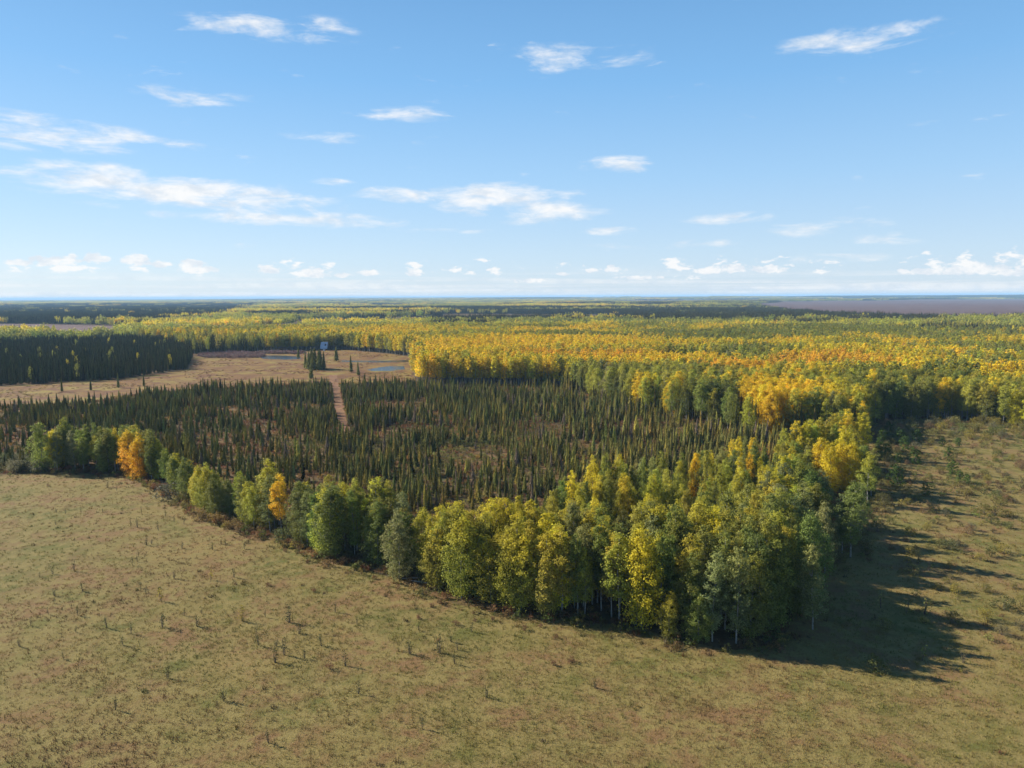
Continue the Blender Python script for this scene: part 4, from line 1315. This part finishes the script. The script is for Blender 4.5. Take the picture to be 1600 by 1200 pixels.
for (x, y, kind, tnt, s, lab) in [
        (1555, 806, 'shrub', (.21, .18, .05), 1.3, 'wide yellow-green shrub group, right one, in the clearing middle'),
        (1537, 802, 'shrub', (.22, .19, .05), 1.2, 'wide yellow-green shrub group, left one, in the clearing middle'),
        (1575, 806, 'shrub', (.24, .20, .04), .9, 'small yellow shrub right of the wide shrub group'),
        (1480, 857, 'shrub', (.16, .16, .06), 1.3, 'rounded grey-green shrub alone on open grass of the clearing'),
        (1468, 856, 'shrub', (.19, .17, .05), .9, 'low shrub touching the rounded grey-green shrub'),
        (1422, 836, 'shrub', (.26, .20, .03), 1.1, 'yellow shrub at the tip of the long shadows'),
        (1419, 886, 'sapling', (.26, .20, .03), 1.9, 'yellow sapling between two shadow fingers'),
        (1450, 893, 'sapling', (.12, .09, .05), 1.5, 'dark bare sapling right of the yellow sapling'),
        (1435, 880, 'sapling', (.22, .18, .05), 1.6, 'tan sapling above the dark bare sapling'),
        (1548, 870, 'shrub', (.16, .16, .05), 1.2, 'loose green shrub on the right of the clearing grass'),
        (1567, 952, 'shrub', (.13, .13, .045), 1.3, 'dark green shrub at the right edge near the camera'),
        (1565, 992, 'shrub', (.14, .12, .06), .8, 'low greyish shrub below the dark green one at the right'),
        (1440, 1032, 'sapling', (.12, .15, .03), 1.9, 'bright green sapling at the bottom of the clearing'),
        (1505, 1036, 'sapling', (.10, .085, .04), 1.4, 'dark sapling at the bottom right of the clearing'),
        (1377, 950, 'sapling', (.22, .19, .05), 2.1, 'pale tall sapling standing in the tree shadow'),
        (1443, 960, 'sapling', (.22, .20, .05), 2.1, 'pale sapling at the sunny end of the shadow'),
        (1417, 958, 'sapling', (.20, .18, .05), 1.7, 'smaller pale sapling left of the sunny one'),
        (1432, 932, 'shrub', (.07, .09, .03), .6, 'small dark green bush inside the shadow finger'),
        (1447, 775, 'conifer', (.06, .085, .022), .42, 'small dark pine left in the clearing beside the shadow'),
        (1487, 741, 'conifer', (.07, .11, .022), .50, 'round bright green young pine in the middle of the clearing'),
        (1499, 753, 'conifer', (.06, .085, .022), .40, 'young pine just right of the round green one'),
        (1511, 756, 'conifer', (.065, .10, .022), .33, 'smallest of three pines in the clearing middle'),
        (1498, 698, 'conifer', (.07, .11, .025), .40, 'young pine in the upper clearing, right of the shrub band'),
        (1472, 698, 'conifer', (.06, .085, .022), .45, 'narrow young pine in the upper clearing left of another'),
        (1432, 690, 'conifer', (.06, .095, .022), .55, 'young pine at the upper left of the clearing'),
        (1430, 725, 'conifer', (.055, .085, .02), .62, 'tall bushy pine between shrubs at the left clearing'),
        (1481, 718, 'conifer', (.06, .09, .022), .50, 'young pine behind the round bright green one')]:
    try_spot(x, y, 0)
    woody(x, y, kind, tnt, s, lab, 'shrubs and young trees of the right clearing')
shrub_cols = [((.20, .175, .05), 'olive'), ((.26, .21, .045), 'yellowish'), ((.13, .14, .04), 'green'), ((.22, .135, .065), 'rusty'), ((.15, .14, .075), 'greyish')]
n_ = 0
tries = 0
while n_ < 195 and tries < 6000:
    tries += 1
    y = 662 + 390 * rng.random() ** 2.3
    x = rng.uniform(1352, 1640)
    if y > 760 and rng.random() < .5: continue
    q = to_world(x, y)
    if not inside(q[None], MEADOW_W)[0] or edge_dist(q[None])[0] < 4: continue
    if not try_spot(x, y, 2.6): continue
    ci = int(rng.choice(5, p=[.34, .24, .18, .14, .10])); c, cn = shrub_cols[ci]
    band = y < 690
    s = rng.uniform(.9, 1.9) if band else rng.uniform(.5, 1.2)
    r_, c_ = place_word(x, y)
    woody(x, y, 'shrub', c, s, f'{"large" if s > 1.2 else "small"} {cn} shrub in the {r_}, {c_}', 'shrubs and young trees of the right clearing')
    n_ += 1
# dark young pines and brush in the shade along the right edge of the stand
n_ = 0
for i_ in range(4000):
    if n_ >= 46: break
    y = rng.uniform(672, 880)
    xr = np.interp(y, [664, 690, 720, 765, 800, 870, 930], [1350, 1343, 1335, 1325, 1305, 1278, 1245])
    x = xr + rng.uniform(14, 80)
    if not try_spot(x, y, 2.2): continue
    if rng.random() < .5 and y < 790:
        woody(x, y, 'conifer', (.055, .085, .022), rng.uniform(.38, .72), f'dark young pine in the shade strip right of the stand, {"upper" if y < 720 else "lower"} end', 'brush in the shade of the stand')
    else:
        woody(x, y, 'shrub', (.17, .15, .05), rng.uniform(.8, 1.5), f'{"near-edge" if x < xr + 36 else ("middle" if x < xr + 58 else "outer")} olive bush in the shade strip beside the stand, {"top" if y < 720 else ("upper" if y < 775 else ("lower" if y < 830 else "bottom"))} end', 'brush in the shade of the stand')
    n_ += 1

# ------------------------------------------------------------------ cabin by the pond
M_ROOF = flat_mat('roof_metal', (0.52, 0.54, 0.57), .4, .2, .7, (0.40, 0.42, 0.46))
M_WOOD = flat_mat('cabin_boards', (0.13, 0.11, 0.10), .85, 0, 2.0, (0.08, 0.07, 0.065))
M_TRIM = flat_mat('pale_trim', (0.55, 0.54, 0.52), .7)
mg, t = new_mat('window_glass')
t.n('ShaderNodeOutputMaterial', inp={'Surface': t.n('ShaderNodeBsdfPrincipled', inp={'Base Color': (0.03, 0.035, 0.04, 1), 'Roughness': .08}).outputs[0]})
q = to_world(507.5, 547)
cab = empty('cabin', (q[0], q[1], 0), R(-6))
tag(cab, 'grey tall steep-roofed cabin standing behind the bog ponds', 'cabin')
L, Dp, EV, RG = 3.1, 2.9, 2.1, 7.6     # half length, half depth, eave, ridge
v = []
for sx in (-L, L):
    v += [(sx, -Dp, -.2), (sx, -Dp, EV), (sx, 0, RG - .25), (sx, Dp, EV), (sx, Dp, -.2)]
f = [(0, 1, 2, 3, 4), (9, 8, 7, 6, 5), (0, 5, 6, 1), (4, 3, 8, 9), (1, 6, 7, 2), (3, 2, 7, 8)]
wall = link_mesh('wall', v, f, M_WOOD, cab)
roof_v, roof_f = [], []
for sg in (-1, 1):
    n_x, n_z = RG - EV, Dp
    ln = math.hypot(n_x, n_z); nx, nz = sg * n_x / ln, n_z / ln
    e0 = (sg * (Dp + .35), EV - .35 * (RG - EV) / Dp); e1 = (0, RG)
    o = len(roof_v)
    for sx in (-L - .35, L + .35):
        roof_v += [(sx, e0[0], e0[1]), (sx, e1[0], e1[1]), (sx, e1[0] + (nx * .02 if 0 else 0), e1[1] + .18), (sx, e0[0] + nx * .12, e0[1] + nz * .12)]
    roof_f += [tuple(o + i for i in ff) for ff in ((0, 1, 2, 3), (7, 6, 5, 4), (0, 4, 5, 1), (1, 5, 6, 2), (2, 6, 7, 3), (3, 7, 4, 0))]
roof = link_mesh('roof', roof_v, roof_f, M_ROOF, cab)
# dormer window on the roof slope that faces the meadow
v, f = box(.9, 2.1, -1.95, -.9, 4.3, 5.9)
dm = link_mesh('dormer', v, f, M_WOOD, roof)
v, f = box(1.15, 1.85, -2.0, -1.93, 4.7, 5.6)
link_mesh('pane', v, f, mg, roof)
v, f = tube([(-1.4, .6, 6.0), (-1.4, .6, 8.4)], [.14, .14], 8)
link_mesh('chimney', v, f, M_ROOF, roof)
v, f = box(-.2, .8, -Dp - .05, -Dp + .02, .02, 1.95); dr = link_mesh('door', v, f, M_TRIM, cab)
v, f = box(.62, .70, -Dp - .12, -Dp - .045, .95, 1.05); link_mesh('handle', v, f, M_ROOF, dr)
v, f = box(1.4, 2.5, -Dp - .05, -Dp + .02, .8, 1.7); wn = link_mesh('window', v, f, M_TRIM, cab)
v, f = box(1.5, 2.4, -Dp - .07, -Dp - .03, .9, 1.6); link_mesh('pane', v, f, mg, wn)
v, f = box(L - .02, L + .05, -.6, .6, 3.2, 4.6); wn = link_mesh('window', v, f, M_TRIM, cab)
v, f = box(L + .03, L + .07, -.5, .5, 3.3, 4.5); link_mesh('pane', v, f, mg, wn)
# a pale box on the ground before the cabin
q = to_world(506.2, 548.6)
sb = empty('storage_box', (q[0], q[1], .03), R(12)); tag(sb, 'small white box on the ground in front of the grey cabin', 'box')
v, f = box(-.7, .7, -.45, .45, 0, .85); link_mesh('body', v, f, M_TRIM, sb)
v, f = box(-.76, .76, -.5, .5, .853, .95); link_mesh('lid', v, f, M_TRIM, sb)


# pale dead trunks left of the cabin
def dead_tree(x, y, h, seed, lab):
    rg = np.random.default_rng(seed); q = to_world(x, y)
    e = empty('dead_tree', (q[0], q[1], 0)); tag(e, lab, 'dead tree', 'dead trunks by the cabin')
    v, f = tube([(0, 0, -.2), (.1, 0, h * .5), (.05, .1, h)], [.22, .16, .04], 6); link_mesh('trunk', v, f, M_DEAD, e)
    V, Fc = [], []
    for i in range(7):
        z = h * rg.uniform(.4, .95); a = rg.uniform(0, 6.283); l = rg.uniform(.5, 1.3)
        v_, f_ = tube([(.08, .03, z), (math.cos(a) * l, math.sin(a) * l, z + .4 * l)], [.05, .012], 4)
        o = len(V); V += v_; Fc += [tuple(k + o for k in ff) for ff in f_]
    link_mesh('branches', V, Fc, M_DEAD, e)


dead_tree(485.5, 551, 5.2, 1, 'pale dead trunk left of the cabin, left one of two')
dead_tree(491.5, 551, 5.6, 2, 'pale dead trunk left of the cabin, right one of two')


# fallen pale logs in the dark gap of the belt
def log(x, y, ln, ang, tiltz, lab, r=.13):
    q = to_world(x, y)
    e = empty('fallen_log', (q[0], q[1], .02), R(ang)); tag(e, lab, 'log', 'fallen logs in the gap')
    v, f = tube([(-ln / 2, 0, r), (0, .08, r + tiltz * .5), (ln / 2, 0, r + tiltz)], [r, r * .85, r * .45], 7)
    v = list(v); f = list(f)
    f += [tuple(range(7))[::-1], tuple(range(14, 21))]
    link_mesh('trunk', v, f, M_BARK, e)
    v_, f_ = tube([(ln * .2, .03, r + tiltz * .6), (ln * .3, .5, r + tiltz + .35)], [.05, .012], 5)
    link_mesh('branch_stub', v_, f_, M_BARK, e)


log(652, 911, 4.5, -28, .25, 'pale fallen aspen log lying in the dark gap, nearest the meadow')
log(644, 906, 3.6, -12, .4, 'shorter pale fallen log behind the nearest one in the gap', .10)
log(806, 962, 2.6, 62, .9, 'short pale leaning stick before the rounded clump', .07)

# far farm shed by the ploughed field
q = to_world(1187, 482.5)
zt = float(terrain(np.array(q[0]), np.array(q[1])))
sh_ = empty('farm_shed', (q[0], q[1], zt), R(4)); tag(sh_, 'long low pale farm shed at the edge of the far brown field', 'shed')
v, f = box(-12, 12, -4, 4, -.5, 3.4); link_mesh('wall', v, f, M_TRIM, sh_)
v = [(-12.6, -4.7, 3.2), (12.6, -4.7, 3.2), (12.6, 0, 5.6), (-12.6, 0, 5.6), (-12.6, 4.7, 3.2), (12.6, 4.7, 3.2)]
v += [(a, b, c + .25) for a, b, c in v]
f = [(0, 3, 2, 1), (3, 4, 5, 2), (6, 7, 8, 9), (9, 8, 11, 10), (0, 1, 7, 6), (4, 10, 11, 5), (0, 6, 9, 3), (3, 9, 10, 4), (1, 2, 8, 7), (2, 5, 11, 8)]
link_mesh('roof', v, f, M_TRIM, sh_)
v, f = box(-3, 1, -4.1, -3.95, 0, 2.8); link_mesh('door', v, f, M_WOOD, sh_)

# ------------------------------------------------------------------ haze over the whole land
HZ = 43500.0
v, f = box(-HZ, HZ, -HZ, HZ, ZMIN - 1.0, max(ZMAX, CAM_H) + 22.0)
mh = bpy.data.materials.new('haze_air'); mh.use_nodes = True
t = NT(mh.node_tree)
pv = t.n('ShaderNodeVolumePrincipled', inp={'Color': (0.45, 0.72, 1.0, 1), 'Density': 0.000065, 'Anisotropy': 0.0})
t.n('ShaderNodeOutputMaterial', inp={'Volume': pv.outputs[0]})
tag(link_mesh('haze', v, f, mh), 'thin blue haze over the distant land', 'haze', kind='stuff')
